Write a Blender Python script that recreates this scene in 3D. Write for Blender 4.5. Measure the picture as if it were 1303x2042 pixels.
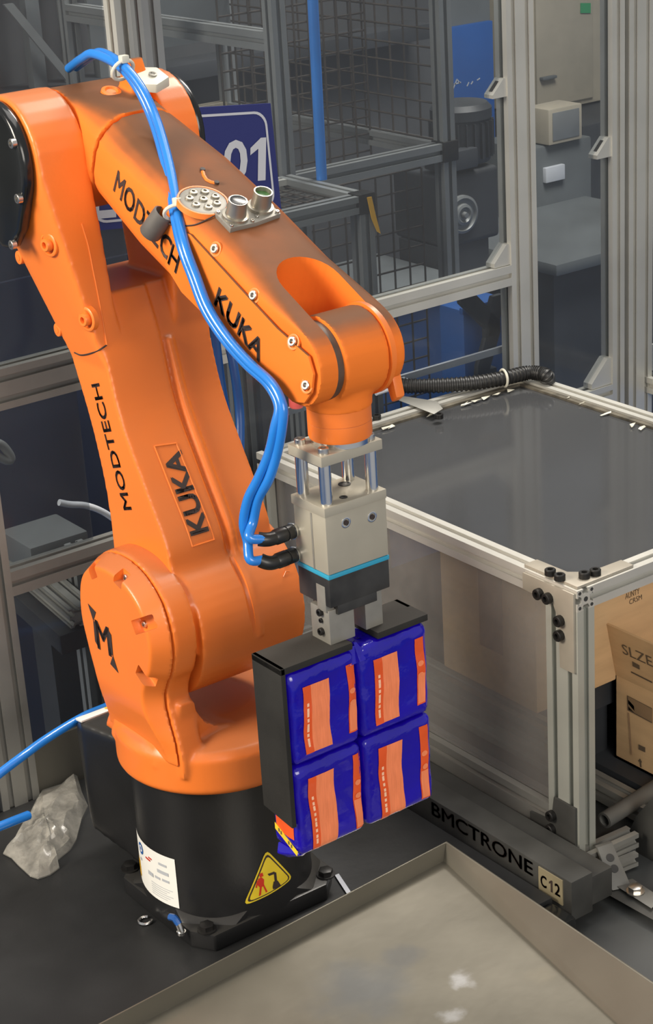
import bpy, bmesh, math, random
from mathutils import Vector, Matrix
from mathutils.bvhtree import BVHTree
random.seed(7)
for o in list(bpy.data.objects): bpy.data.objects.remove(o)
S = bpy.context.scene
COL = S.collection
# ------------------------------------------------------------ camera
CAM = Vector((-1.104504, -1.849413, 1.409989)); RT = Vector((0.801566, -0.595098, -0.057889)); UP = Vector((0.267211, 0.269933, 0.925059)); FW = Vector((0.534874, 0.756964, -0.375386))
FPX = 3800.0
cd = bpy.data.cameras.new('camera'); cam = bpy.data.objects.new('camera', cd); COL.objects.link(cam)
cd.sensor_fit = 'VERTICAL'; cd.sensor_height = 36.0; cd.lens = FPX/2042*36.0; cd.clip_start = .05; cd.clip_end = 100
mw = Matrix((RT, UP, -FW)).transposed().to_4x4(); mw.translation = CAM
cam.matrix_world = mw
S.camera = cam
# ------------------------------------------------------------ world, lights, exposure
W = bpy.data.worlds.new('hall'); S.world = W; W.use_nodes = True
bg = W.node_tree.nodes['Background']; bg.inputs[0].default_value = (.95, .97, 1.0, 1); bg.inputs[1].default_value = .42
def area(name, loc, target, size, power, col, sy=None):
    l = bpy.data.lights.new(name, 'AREA'); l.energy = power; l.color = col; l.size = size
    if sy: l.shape = 'RECTANGLE'; l.size_y = sy
    o = bpy.data.objects.new(name, l); COL.objects.link(o); o.location = loc
    o.rotation_euler = (Vector(target)-Vector(loc)).to_track_quat('-Z', 'Y').to_euler()
    return o
area('hall_window', (-2.9, .35, 2.3), (0, 0, .5), 1.3, 165, (1, .90, .76), 1.3)
area('hall_skylight', (.9, .2, 4.2), (.6, .4, 0), 2.2, 50, (1, .96, .9), 2.2)
area('front_fill', (-.9, -4.6, 2.3), (.2, 0, .4), 2.4, 125, (1, .93, .84), 2.0)  # added fill light from behind the camera, brightens the front faces
area('far_hall_lamp', (1.9, .7, 3.2), (3.1, 3.0, .1), 1.2, 230, (1, .93, .84), 1.2)
S.view_settings.view_transform = 'Standard'; S.view_settings.look = 'None'
S.view_settings.gamma = 1; S.view_settings.use_curve_mapping = False
S.view_settings.exposure = 0.0
# ------------------------------------------------------------ pixel rays onto real planes
def ray(x, y): return FW + RT*((x-651.5)/FPX) - UP*((y-1021)/FPX)
def onp(x, y, n, q):
    d = ray(x, y); n = Vector(n); return CAM + d*(n.dot(Vector(q)-CAM)/n.dot(d))
def zp(x, y, z=0.0): return onp(x, y, (0, 0, 1), (0, 0, z))
def yp(x, y, Y): return onp(x, y, (0, 1, 0), (0, Y, 0))
def xp(x, y, X): return onp(x, y, (1, 0, 0), (X, 0, 0))
RX, RY = .017, .018                       # robot axis on the table
def Rw(X, F, Z): return Vector((RX+X, RY-F, Z))
def rxp(x, y, X): return xp(x, y, RX+X)
def rfp(x, y, F): return yp(x, y, RY-F)
# ------------------------------------------------------------ materials
MATS = {}
def mat(name, col, rough=.5, metal=0., var=.0, vscale=8., bump=0., bscale=60., dust=None, dustf=.6, alpha=1., coat=0., spec=.5, stretch=None, trans=0.):
    m = bpy.data.materials.new(name); m.use_nodes = True; nt = m.node_tree; N = nt.nodes; L = nt.links
    b = N['Principled BSDF']; b.inputs['Roughness'].default_value = rough; b.inputs['Metallic'].default_value = metal
    b.inputs['Specular IOR Level'].default_value = spec; b.inputs['Coat Weight'].default_value = coat
    b.inputs['Alpha'].default_value = alpha; b.inputs['Transmission Weight'].default_value = trans
    c4 = (*col, 1); b.inputs['Base Color'].default_value = c4
    tc = N.new('ShaderNodeTexCoord'); src = tc.outputs['Object']
    if stretch:
        mp = N.new('ShaderNodeMapping'); mp.inputs['Scale'].default_value = stretch; L.new(src, mp.inputs[0]); src = mp.outputs[0]
    last = None
    if var:
        n = N.new('ShaderNodeTexNoise'); n.inputs['Scale'].default_value = vscale; n.inputs['Detail'].default_value = 6; L.new(src, n.inputs['Vector'])
        r = N.new('ShaderNodeValToRGB'); r.color_ramp.elements[0].position = .3; r.color_ramp.elements[1].position = .7
        r.color_ramp.elements[0].color = tuple(c*(1-var) for c in col)+(1,); r.color_ramp.elements[1].color = tuple(min(1, c*(1+var)) for c in col)+(1,)
        L.new(n.outputs[0], r.inputs[0]); last = r.outputs[0]
        mr = N.new('ShaderNodeMapRange'); mr.inputs[3].default_value = max(.02, rough-.08); mr.inputs[4].default_value = min(1, rough+.1)
        L.new(n.outputs[0], mr.inputs[0]); L.new(mr.outputs[0], b.inputs['Roughness'])
    if dust:
        g = N.new('ShaderNodeNewGeometry'); sx = N.new('ShaderNodeSeparateXYZ'); L.new(g.outputs['Normal'], sx.inputs[0])
        n2 = N.new('ShaderNodeTexNoise'); n2.inputs['Scale'].default_value = 9; n2.inputs['Detail'].default_value = 5; L.new(tc.outputs['Object'], n2.inputs['Vector'])
        ma = N.new('ShaderNodeMath'); ma.operation = 'MULTIPLY_ADD'; L.new(n2.outputs[0], ma.inputs[0]); ma.inputs[1].default_value = .5; ma.inputs[2].default_value = -.25
        ad = N.new('ShaderNodeMath'); ad.operation = 'ADD'; L.new(sx.outputs[2], ad.inputs[0]); L.new(ma.outputs[0], ad.inputs[1])
        mr2 = N.new('ShaderNodeMapRange'); mr2.interpolation_type = 'SMOOTHSTEP'; L.new(ad.outputs[0], mr2.inputs[0])
        mr2.inputs[1].default_value = .25; mr2.inputs[2].default_value = .95; mr2.inputs[3].default_value = 0; mr2.inputs[4].default_value = dustf
        mx = N.new('ShaderNodeMix'); mx.data_type = 'RGBA'; L.new(mr2.outputs[0], mx.inputs[0])
        if last: L.new(last, mx.inputs[6])
        else: mx.inputs[6].default_value = c4
        mx.inputs[7].default_value = (*dust, 1); last = mx.outputs[2]
    if last: L.new(last, b.inputs['Base Color'])
    if bump:
        n3 = N.new('ShaderNodeTexNoise'); n3.inputs['Scale'].default_value = bscale; n3.inputs['Detail'].default_value = 4; L.new(src, n3.inputs['Vector'])
        bp = N.new('ShaderNodeBump'); bp.inputs['Strength'].default_value = bump; bp.inputs['Distance'].default_value = .01; L.new(n3.outputs[0], bp.inputs['Height']); L.new(bp.outputs[0], b.inputs['Normal'])
    MATS[name] = m; return m
M_OR = mat('orange_paint', (.82, .19, .026), .34, 0, .06, 5, .015, 300, dust=(.24, .135, .075), dustf=.5)
M_ORD = mat('orange_paint_dusty', (.82, .19, .026), .6, 0, .06, 5, .015, 300, dust=(.088, .054, .032), dustf=.92, spec=.12)
M_ORC = mat('orange_paint_clean', (.82, .195, .027), .38, 0, .05, 6, .012, 300)
M_BLK = mat('black_paint', (.012, .012, .0125), .33, 0, .3, 6, .02, 200, dust=(.05, .047, .04), dustf=.35)
M_CAP = mat('black_gloss', (.011, .012, .012), .18, 0, .2, 8)
M_PRINT = mat('print_dark', (.035, .022, .018), .6)
M_ALU = mat('anodised_aluminium', (.58, .57, .52), .40, .45, .10, 6, .01, 90)
M_ALUG = mat('guard_aluminium', (.42, .43, .385), .42, .4, .10, 6, .01, 90, stretch=(1, 1, 1))
M_ALUD = mat('dusty_aluminium', (.30, .295, .27), .5, .5, .18, 7)
M_ALUF = mat('far_aluminium', (.26, .27, .27), .5, .5, .15, 5)
M_SLOT = mat('slot_black', (.03, .03, .03), .7)
M_MILL = mat('milled_aluminium', (.42, .385, .305), .45, .3, .06, 20, .01, 150)
M_STEEL = mat('bright_steel', (.75, .74, .72), .2, 1, .05, 20)
M_BOLT = mat('black_oxide', (.022, .021, .02), .42, .5, .3, 40)
M_SCREW = mat('zinc_screw', (.6, .58, .54), .3, 1)
M_FOAM = mat('black_foam', (.024, .023, .021), .8, 0, .25, 12, .05, 400, spec=.2, dust=(.06, .055, .048), dustf=.5)
M_PLATE = mat('joining_plate', (.34, .31, .255), .5, .3, .1, 20)
M_DULL = mat('shade_dark_metal', (.052, .052, .048), .6, .2, .3, 14)  # base colour darkened to carry the shade at the lower right
M_JAW = mat('grey_steel_jaw', (.30, .285, .25), .5, .5, .2, 18)
M_JAWB = mat('dark_steel_housing', (.045, .044, .042), .42, .4, .5, 18)
M_TEAL = mat('teal_seal', (.03, .30, .46), .45)
M_HOSE = mat('blue_hose', (.018, .19, .62), .25, 0, .1, 6, coat=.3)
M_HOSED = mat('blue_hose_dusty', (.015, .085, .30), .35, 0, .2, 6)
M_FIT = mat('black_fitting', (.012, .012, .012), .35)
M_TIE = mat('white_nylon', (.62, .60, .50), .4)
M_TABLE = mat('black_table', (.020, .0205, .021), .45, 0, .5, 5, .03, 90, spec=.4)
M_SLATE = mat('grey_floor', (.05, .053, .053), .6, 0, .3, 6)
M_CARD = mat('cardboard', (.58, .38, .20), .8, 0, .12, 7, .03, 120, stretch=(1, 1, 6), spec=.2)
M_CARDD = mat('cardboard_edge', (.36, .22, .12), .85, 0, .25, 30)
M_INK = mat('ink_grey', (.11, .075, .045), .8)
M_BLUEP = mat('blue_film', (.010, .002, .36), .16, 0, .15, 12, .22, 30, coat=.5)
M_ORF = mat('orange_film', (.80, .10, .018), .3, 0, .06, 20, .12, 50, coat=.3)
M_ORL = mat('orange_film_light', (.90, .245, .10), .35, 0, .10, 30, .15, 60, stretch=(14, 1, 1))
M_WPRINT = mat('print_pale', (.95, .55, .35), .5)
M_YEL = mat('yellow_sign', (.75, .55, .03), .4, 0, .12, 20)
M_RED = mat('red_print', (.55, .03, .01), .5)
M_WHITE = mat('white_label', (.80, .79, .74), .5, 0, .03, 20)
M_BSIGN = mat('blue_sign', (.02, .026, .14), .35)
M_BPANEL = mat('blue_cabinet', (.012, .085, .31), .5, 0, .08, 4)
M_SILVER = mat('silver_print', (.42, .44, .47), .5)
M_DARK = mat('machine_dark', (.028, .031, .036), .55, 0, .4, 5)
M_GREY = mat('machine_grey', (.10, .11, .115), .6, 0, .2, 4)
M_CREAM = mat('cream_cabinet', (.36, .32, .25), .55, 0, .08, 3)
M_SKIRT = mat('grey_board', (.155, .145, .115), .6, 0, .12, 6)
M_BAG = None
M_NICKEL = mat('nickel', (.42, .39, .33), .36, .85, .1, 30)
M_YTAPE = mat('yellow_tape', (.80, .42, .01), .5)
M_PINK = mat('pink_cap', (.75, .12, .11), .5)
M_GREEN = mat('green_insert', (.04, .14, .03), .5)
M_WIRE = mat('rusty_wire', (.055, .045, .038), .6, .3, .3, 30)
M_STRIP = mat('white_strip', (.50, .52, .56), .5)
M_FLOORB = mat('blue_floor', (.010, .075, .24), .5, 0, .3, 3)
M_BUFF = mat('buff_plate', (.24, .205, .125), .6, 0, .1, 20)
M_DUCT = mat('black_conduit', (.014, .014, .014), .45)
def shader_pane(name, tint, rough, fac, metal=0., mottle=.3, scale=4.):
    """dusty polycarbonate: part clear, part dusty and glossy"""
    m = bpy.data.materials.new(name); m.use_nodes = True; nt = m.node_tree; N = nt.nodes; L = nt.links
    b = N['Principled BSDF']; b.inputs['Base Color'].default_value = (*tint, 1); b.inputs['Roughness'].default_value = rough
    t = N.new('ShaderNodeBsdfTransparent'); t.inputs[0].default_value = (.9, .93, .95, 1)
    mx = N.new('ShaderNodeMixShader'); out = N['Material Output']
    tc = N.new('ShaderNodeTexCoord'); n = N.new('ShaderNodeTexNoise'); n.inputs['Scale'].default_value = scale; n.inputs['Detail'].default_value = 6; n.inputs['Roughness'].default_value = .65
    L.new(tc.outputs['Object'], n.inputs['Vector'])
    mr = N.new('ShaderNodeMapRange'); L.new(n.outputs[0], mr.inputs[0]); mr.inputs[1].default_value = .3; mr.inputs[2].default_value = .7
    mr.inputs[3].default_value = max(0, fac-mottle*.5); mr.inputs[4].default_value = min(1, fac+mottle*.5)
    L.new(mr.outputs[0], mx.inputs[0]); L.new(t.outputs[0], mx.inputs[1]); L.new(b.outputs[0], mx.inputs[2]); L.new(mx.outputs[0], out.inputs[0])
    return m
M_PANE = shader_pane('dusty_pane', (.095, .10, .107), .08, .28, mottle=.12)
M_PANE2 = shader_pane('shelter_pane', (.31, .29, .27), .14, .36, mottle=.25, scale=7)
M_LID = shader_pane('shelter_lid', (.058, .060, .063), .10, .96, mottle=.04, scale=5)
M_BAG = shader_pane('crinkled_polythene', (.42, .40, .35), .16, .50, mottle=.6, scale=22)
# steel tray: satin, with a worn pale patch and a grey stain that stay with the metal
def tray_mat():
    m = mat('tray_steel', (.155, .143, .113), .30, .35, .08, 7, .015, 60); nt = m.node_tree; N = nt.nodes; L = nt.links
    b = N['Principled BSDF']; src = b.inputs['Base Color'].links[0].from_socket
    tc = N.new('ShaderNodeTexCoord')
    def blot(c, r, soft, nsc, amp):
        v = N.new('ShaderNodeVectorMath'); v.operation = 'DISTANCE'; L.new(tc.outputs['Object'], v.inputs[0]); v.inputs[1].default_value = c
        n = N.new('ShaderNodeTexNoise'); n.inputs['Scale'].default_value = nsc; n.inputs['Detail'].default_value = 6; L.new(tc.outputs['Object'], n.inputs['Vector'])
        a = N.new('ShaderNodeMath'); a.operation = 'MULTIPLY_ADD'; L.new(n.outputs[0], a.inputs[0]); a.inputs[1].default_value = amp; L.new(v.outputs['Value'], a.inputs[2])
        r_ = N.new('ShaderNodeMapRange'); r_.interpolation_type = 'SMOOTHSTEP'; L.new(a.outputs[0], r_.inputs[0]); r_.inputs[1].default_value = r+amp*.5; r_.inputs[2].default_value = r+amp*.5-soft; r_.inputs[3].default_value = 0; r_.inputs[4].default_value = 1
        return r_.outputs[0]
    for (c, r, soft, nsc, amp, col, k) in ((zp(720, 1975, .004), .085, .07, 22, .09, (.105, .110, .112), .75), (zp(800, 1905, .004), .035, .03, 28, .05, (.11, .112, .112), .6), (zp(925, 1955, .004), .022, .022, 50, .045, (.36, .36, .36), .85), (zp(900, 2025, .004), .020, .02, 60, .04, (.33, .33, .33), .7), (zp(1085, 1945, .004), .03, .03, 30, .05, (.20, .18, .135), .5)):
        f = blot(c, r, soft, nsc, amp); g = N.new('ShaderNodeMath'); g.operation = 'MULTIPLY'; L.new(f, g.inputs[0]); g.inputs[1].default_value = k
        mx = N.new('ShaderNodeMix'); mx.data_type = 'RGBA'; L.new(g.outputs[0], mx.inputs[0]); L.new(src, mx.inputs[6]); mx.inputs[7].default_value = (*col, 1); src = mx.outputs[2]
    L.new(src, b.inputs['Base Color']); return m
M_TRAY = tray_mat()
# ------------------------------------------------------------ object helpers
WM = {}                                    # world matrix of every parent (no viewlayer update needed)
def link(o, parent=None, mwld=None):
    COL.objects.link(o)
    mwld = mwld or Matrix.Identity(4)
    if parent:
        o.parent = parent; o.matrix_basis = WM[parent.name].inverted() @ mwld
    else: o.matrix_basis = mwld
    WM[o.name] = mwld
    return o
def tag(o, label=None, cat=None, group=None, kind=None):
    if label: o['label'] = label
    if cat: o['category'] = cat
    if group: o['group'] = group
    if kind: o['kind'] = kind
    return o
def thing(name, label, cat, loc, group=None):
    o = bpy.data.objects.new(name, None); o.empty_display_size = .05
    link(o, None, Matrix.Translation(Vector(loc))); return tag(o, label, cat, group)
def finish(me, m, smooth=40):
    if m: me.materials.append(m)
    if smooth:
        for p in me.polygons: p.use_smooth = True
        me.set_sharp_from_angle(angle=math.radians(smooth))
    return me
def mobj(name, me, parent=None, mwld=None): return link(bpy.data.objects.new(name, me), parent, mwld)
def obj(name, geo, m, parent=None, smooth=40):
    """geo = (verts, faces) in world space, one mesh object with its origin at its own centre"""
    v, f = geo; me = bpy.data.meshes.new(name)
    vs = [Vector(p) for p in v]
    lo = Vector((min(p.x for p in vs), min(p.y for p in vs), min(p.z for p in vs))); hi = Vector((max(p.x for p in vs), max(p.y for p in vs), max(p.z for p in vs)))
    c = Vector(((lo.x+hi.x)/2, (lo.y+hi.y)/2, lo.z))
    me.from_pydata([tuple(p-c) for p in vs], [], f); me.update(); finish(me, m, smooth)
    return mobj(name, me, parent, Matrix.Translation(c))
def join(*gs):
    V, F = [], []
    for v, f in gs:
        n = len(V); V += [Vector(p) for p in v]; F += [tuple(i+n for i in q) for q in f]
    return V, F
def xf(g, M): return [M @ Vector(p) for p in g[0]], g[1]
def bm_geo(bm):
    bm.verts.ensure_lookup_table(); bm.verts.index_update()
    g = [v.co.copy() for v in bm.verts], [tuple(v.index for v in f.verts) for f in bm.faces]; bm.free(); return g
def bevel(g, r, seg=2, ang=25):
    bm = bmesh.new(); vs = [bm.verts.new(p) for p in g[0]]
    for f in g[1]:
        try: bm.faces.new([vs[i] for i in f])
        except ValueError: pass
    bmesh.ops.recalc_face_normals(bm, faces=bm.faces)
    es = [e for e in bm.edges if len(e.link_faces) == 2 and e.calc_face_angle(0) > math.radians(ang)]
    if r > 0: bmesh.ops.bevel(bm, geom=es, offset=r, segments=seg, affect='EDGES', profile=.6, clamp_overlap=True)
    return bm_geo(bm)
def box(lo, hi, r=0., seg=2):
    x0, y0, z0 = lo; x1, y1, z1 = hi
    g = [Vector(p) for p in ((x0, y0, z0), (x1, y0, z0), (x1, y1, z0), (x0, y1, z0), (x0, y0, z1), (x1, y0, z1), (x1, y1, z1), (x0, y1, z1))], [(0, 3, 2, 1), (4, 5, 6, 7), (0, 1, 5, 4), (1, 2, 6, 5), (2, 3, 7, 6), (3, 0, 4, 7)]
    return bevel(g, r, seg) if r else g
def hull(pts, r=0., seg=2):
    bm = bmesh.new()
    for p in pts: bm.verts.new(p)
    res = bmesh.ops.convex_hull(bm, input=bm.verts)
    bmesh.ops.delete(bm, geom=[e for e in res['geom_interior'] if isinstance(e, bmesh.types.BMVert)], context='VERTS')
    bmesh.ops.dissolve_limit(bm, angle_limit=.02, verts=bm.verts, edges=bm.edges)
    g = bm_geo(bm); return bevel(g, r, seg) if r else g
def prism(loop, d, r=0., seg=2):
    """closed loop of points swept along vector d"""
    n = len(loop); d = Vector(d); a = [Vector(p) for p in loop]; v = a+[p+d for p in a]
    g = v, [tuple(range(n))[::-1], tuple(range(n, 2*n))]+[(i, (i+1) % n, (i+1) % n+n, i+n) for i in range(n)]
    return bevel(g, r, seg)
def frame_of(axis):
    z = Vector(axis).normalized(); t = Vector((0, 0, 1)) if abs(z.z) < .9 else Vector((1, 0, 0)); x = t.cross(z).normalized(); return x, z.cross(x), z
def lathe(prof, c, axis, n=32, caps=True):
    """prof = [(radius, height along axis)]"""
    x, y, z = frame_of(axis); c = Vector(c); V, F = [], []
    for r, h in prof:
        for i in range(n):
            a = 2*math.pi*i/n; V.append(c+z*h+x*(r*math.cos(a))+y*(r*math.sin(a)))
    for k in range(len(prof)-1):
        for i in range(n): F.append((k*n+i, k*n+(i+1) % n, (k+1)*n+(i+1) % n, (k+1)*n+i))
    if caps: F.append(tuple(range(n))[::-1]); F.append(tuple(range((len(prof)-1)*n, len(prof)*n)))
    return V, F
def cyl(c, axis, r, h, n=32, b=0.):
    p = [(r, 0), (r, h)] if not b else [(r-b, 0), (r-b*.3, b*.3), (r, b), (r, h-b), (r-b*.3, h-b*.3), (r-b, h)]
    return lathe(p, c, axis, n)
def spline(pts, k=8):
    P = [Vector(p) for p in pts]; P = [P[0]*2-P[1]]+P+[P[-1]*2-P[-2]]; out = []
    for i in range(1, len(P)-2):
        a, b, c, d = P[i-1:i+3]
        for j in range(k):
            t = j/k; out.append(.5*((2*b)+(c-a)*t+(2*a-5*b+4*c-d)*t*t+(3*b-a-3*c+d)*t**3))
    out.append(P[-2]); return out
def tube(path, r, n=10, radii=None, caps=True):
    V, F = [], []; m = len(path); T = [(path[min(i+1, m-1)]-path[max(i-1, 0)]).normalized() for i in range(m)]
    x = frame_of(T[0])[0]
    for i, p in enumerate(path):
        x = (x-T[i]*x.dot(T[i])).normalized(); y = T[i].cross(x); rr = radii[i] if radii else r
        for j in range(n):
            a = 2*math.pi*j/n; V.append(p+x*(rr*math.cos(a))+y*(rr*math.sin(a)))
    for i in range(m-1):
        for j in range(n): F.append((i*n+j, i*n+(j+1) % n, (i+1)*n+(j+1) % n, (i+1)*n+j))
    if caps: F.append(tuple(range(n))[::-1]); F.append(tuple(range((m-1)*n, m*n)))
    return V, F
def temp_mesh(g):
    me = bpy.data.meshes.new('t'); me.from_pydata([tuple(p) for p in g[0]], [], g[1]); me.update()
    bm = bmesh.new(); bm.from_mesh(me); bmesh.ops.recalc_face_normals(bm, faces=bm.faces); bm.to_mesh(me); bm.free(); return me
def cast(name, pieces, voxel, smooth, m, parent, cuts=None, ratio=.35, ang=38):
    """cast metal: overlapping solids welded, their joints and edges rounded off, pockets cut"""
    V, F = [], []
    for g in pieces:
        me = temp_mesh(g); n = len(V); V += [v.co.copy() for v in me.vertices]; F += [tuple(i+n for i in p.vertices) for p in me.polygons]; bpy.data.meshes.remove(me)
    me = bpy.data.meshes.new(name); me.from_pydata([tuple(p) for p in V], [], F); me.update()
    o = bpy.data.objects.new('tmp', me); COL.objects.link(o)
    a = o.modifiers.new('r', 'REMESH'); a.mode = 'VOXEL'; a.voxel_size = voxel
    if smooth: b = o.modifiers.new('s', 'SMOOTH'); b.iterations = smooth; b.factor = .5
    if ratio < 1: c = o.modifiers.new('d', 'DECIMATE'); c.ratio = ratio
    tmp = []
    for ct in (cuts or []):
        cm = temp_mesh(ct); co = bpy.data.objects.new('cut', cm); COL.objects.link(co); tmp.append(co)
        bo = o.modifiers.new('b', 'BOOLEAN'); bo.operation = 'DIFFERENCE'; bo.object = co; bo.solver = 'EXACT' if len(cuts) > 99 else 'MANIFOLD'
    dg = bpy.context.evaluated_depsgraph_get(); me2 = bpy.data.meshes.new_from_object(o.evaluated_get(dg))
    for q in [o]+tmp: bpy.data.objects.remove(q)
    me2.name = name; me2.materials.clear(); finish(me2, m, ang)
    vs = [v.co for v in me2.vertices]; c = Vector((sum(v.x for v in vs)/len(vs), sum(v.y for v in vs)/len(vs), min(v.z for v in vs)))
    me2.transform(Matrix.Translation(-c)); return mobj(name, me2, parent, Matrix.Translation(c))
def bvh(o):
    M = WM[o.name]; return BVHTree.FromPolygons([M @ v.co for v in o.data.vertices], [tuple(p.vertices) for p in o.data.polygons])
_txt = {}
def text_geo(s, size=1., bold=0.):
    c = bpy.data.curves.new('t', 'FONT'); c.body = s; c.size = size; c.align_x = 'CENTER'; c.align_y = 'CENTER'; c.offset = bold; c.resolution_u = 3
    o = bpy.data.objects.new('t', c); COL.objects.link(o); dg = bpy.context.evaluated_depsgraph_get(); me = bpy.data.meshes.new_from_object(o.evaluated_get(dg))
    g = [v.co.copy() for v in me.vertices], [tuple(p.vertices) for p in me.polygons]; bpy.data.objects.remove(o); bpy.data.meshes.remove(me); return g
def place2(g, c, xd, yd, w=None, h=None):
    """flat 2-D geometry laid at c with x along xd, y along yd, scaled to w x h"""
    xs = [p[0] for p in g[0]]; ys = [p[1] for p in g[0]]; ww = max(xs)-min(xs); hh = max(ys)-min(ys); cx = (max(xs)+min(xs))/2; cy = (max(ys)+min(ys))/2
    sx = w/ww if w else (h/hh); sy = h/hh if h else sx
    xd = Vector(xd).normalized(); yd = Vector(yd); yd = (yd-xd*yd.dot(xd)).normalized(); c = Vector(c)
    return [c+xd*((p[0]-cx)*sx)+yd*((p[1]-cy)*sy) for p in g[0]], g[1]
def heavy(s, b):
    """bold lettering: the outline overlaid with itself, shifted by b"""
    g = text_geo(s); return join(*[([p+Vector((b*a, b*c, 0)) for p in g[0]], g[1]) for a, c in ((-1, -1), (1, -1), (1, 1), (-1, 1))])
ONE = ([Vector(p+(0,)) for p in ((0, 0), (.16, 0), (.16, .72), (.05, .72), (-.16, .56), (-.16, .44), (0, .54))], [(0, 1, 2, 3, 6), (3, 4, 5, 6)])   # a figure one with its flag
def project(g, tree, d, lift=.0006):
    """press flat print onto a curved casting along d"""
    d = Vector(d).normalized(); V = []
    for p in g[0]:
        h = tree.ray_cast(Vector(p)-d*.08, d, .2); V.append((h[0]-d*lift) if h[0] else Vector(p))
    return V, g[1]
def poly(pts): return [Vector(p) for p in pts], [tuple(range(len(pts)))]
_sh = {}
def shared(key, g, m, smooth=35):
    if key not in _sh:
        me = bpy.data.meshes.new(key); me.from_pydata([tuple(p) for p in g[0]], [], g[1]); me.update(); _sh[key] = finish(me, m, smooth)
    return _sh[key]
def orient(c, axis, spin=0.):
    x, y, z = frame_of(axis); M = Matrix((x, y, z)).transposed().to_4x4() @ Matrix.Rotation(spin, 4, 'Z'); M.translation = Vector(c); return M
SOCK = lathe([(.0045, 0), (.0045, .0042), (.004, .0048), (.0023, .0048), (.0022, .002)], (0, 0, 0), (0, 0, 1), 12)
HEX = join(lathe([(.0125, 0), (.0125, .002), (.0105, .0022)], (0, 0, 0), (0, 0, 1), 20), lathe([(.0095, .002), (.0098, .0085), (.0075, .0095)], (0, 0, 0), (0, 0, 1), 6))
def screw(name, c, axis, parent, m, s=1., spin=0.):
    return mobj(name, shared('socket_screw_'+m.name, SOCK, m), parent, orient(c, axis, spin) @ Matrix.Diagonal((s, s, s, 1)))
# aluminium T-slot extrusion
def section(w, h, unit=.03, slot=.0085, depth=.0075):
    """outline of a slotted profile, w x h, one slot per unit on each side"""
    P = []; nw = max(1, round(w/unit)); nh = max(1, round(h/unit))
    def side(a, b, n, inw):
        a = Vector(a); b = Vector(b); d = (b-a)/n; t = d.normalized(); inw = Vector(inw)
        P.append(a)
        for i in range(n):
            m_ = a+d*(i+.5)
            P.extend([m_-t*slot/2, m_-t*slot/2+inw*.002, m_-t*slot*.8+inw*.0025, m_-t*slot*.45+inw*depth, m_+t*slot*.45+inw*depth, m_+t*slot*.8+inw*.0025, m_+t*slot/2+inw*.002, m_+t*slot/2])
    side((-w/2, -h/2), (w/2, -h/2), nw, (0, 1)); side((w/2, -h/2), (w/2, h/2), nh, (-1, 0)); side((w/2, h/2), (-w/2, h/2), nw, (0, -1)); side((-w/2, h/2), (-w/2, -h/2), nh, (1, 0))
    return P
def extrusion(name, p0, p1, w, h, wdir, parent, m=None, unit=.03):
    """bar from p0 to p1 (centre line); w measured along wdir"""
    p0 = Vector(p0); p1 = Vector(p1); d = p1-p0; wd = Vector(wdir); wd = (wd-d*wd.dot(d)/d.length_squared).normalized(); hd = d.normalized().cross(wd)
    loop = [p0+wd*q.x+hd*q.y for q in section(w, h, unit)]; n = len(loop); v = loop+[p+d for p in loop]
    return obj(name, (v, [tuple(range(n))[::-1], tuple(range(n, 2*n))]+[(i, (i+1) % n, (i+1) % n+n, i+n) for i in range(n)]), m or M_ALU, parent, 20)
# ============================================================ SETTING
FLZ = -.78
tag(obj('floor', box((-4, -3, FLZ-.05), (7, 7, FLZ)), M_FLOORB), kind='structure')
tag(obj('wall_back', box((-4, 5.6, FLZ), (7, 5.75, 3.2)), M_GREY), kind='structure')
tag(obj('wall_right', box((6.2, -3, FLZ), (6.35, 5.6, 3.2)), M_GREY), kind='structure')
# ---------------------------------------------- robot table
tb = thing('robot_table', 'black steel table with raised letters along its edge, under the orange robot', 'table', (0, 0, FLZ))
obj('table_top', bevel(prism([Vector(q) for q in ((-1, -1, -.025), (.225, -1, -.025), (.225, -.285, -.025), (.322, -.285, -.025), (.322, .405, -.025), (-1, .405, -.025))], (0, 0, .025)), .002), M_TABLE, tb)
obj('table_frame', join(box((-.95, -.95, FLZ), (-.87, -.87, -.025)), box((.2, -.95, FLZ), (.28, -.87, -.025)), box((-.95, .3, FLZ), (-.87, .38, -.025)), box((.2, .3, FLZ), (.28, .38, -.025)), box((-.95, -.95, -.1), (.28, .38, -.025))), M_DARK, tb)
bs = bpy.data.objects.new('x', None)
BX = .332                                     # face of the lettered beam
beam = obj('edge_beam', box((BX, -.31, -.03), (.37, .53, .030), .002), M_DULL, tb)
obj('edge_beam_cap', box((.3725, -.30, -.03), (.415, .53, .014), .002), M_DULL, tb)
# lettering cut along the beam face, reading towards the viewer's right
def beam_text(s, a, b, z0, z1, m, lift=.0007):
    A = xp(*a, BX); B = xp(*b, BX); c = (A+B)/2; c.z = (z0+z1)/2; c.x = BX-lift
    return place2(heavy(s, .015), c, (0, -1, 0), (0, 0, 1), abs(A.y-B.y), z1-z0)
obj('lettering', beam_text('BMCTRONE', (862, 1610), (1064, 1745), .004, .026, M_PRINT), M_PRINT, beam, 0)
A = xp(1076, 1742, BX); B = xp(1124, 1795, BX)
pl = obj('number_plate', box((BX-.0015, B.y, -.012), (BX, A.y, .026)), M_BUFF, beam, 0)
wN = abs(A.y-B.y)*.84; cN = Vector((BX-.002, (A.y+B.y)/2, .008))
for g_, k, w_ in ((heavy('C', .02), -.33, .30), (ONE, .03, .17), (heavy('2', .02), .36, .27)): obj('number', place2(g_, cN+Vector((0, -k*wN, 0)), (0, -1, 0), (0, 0, 1), wN*w_, .018), M_PRINT, beam, 0)
obj('corner_pad', box((.235, -.335, -.049), (.318, -.288, -.003), .006), M_CAP, tb)
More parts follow.
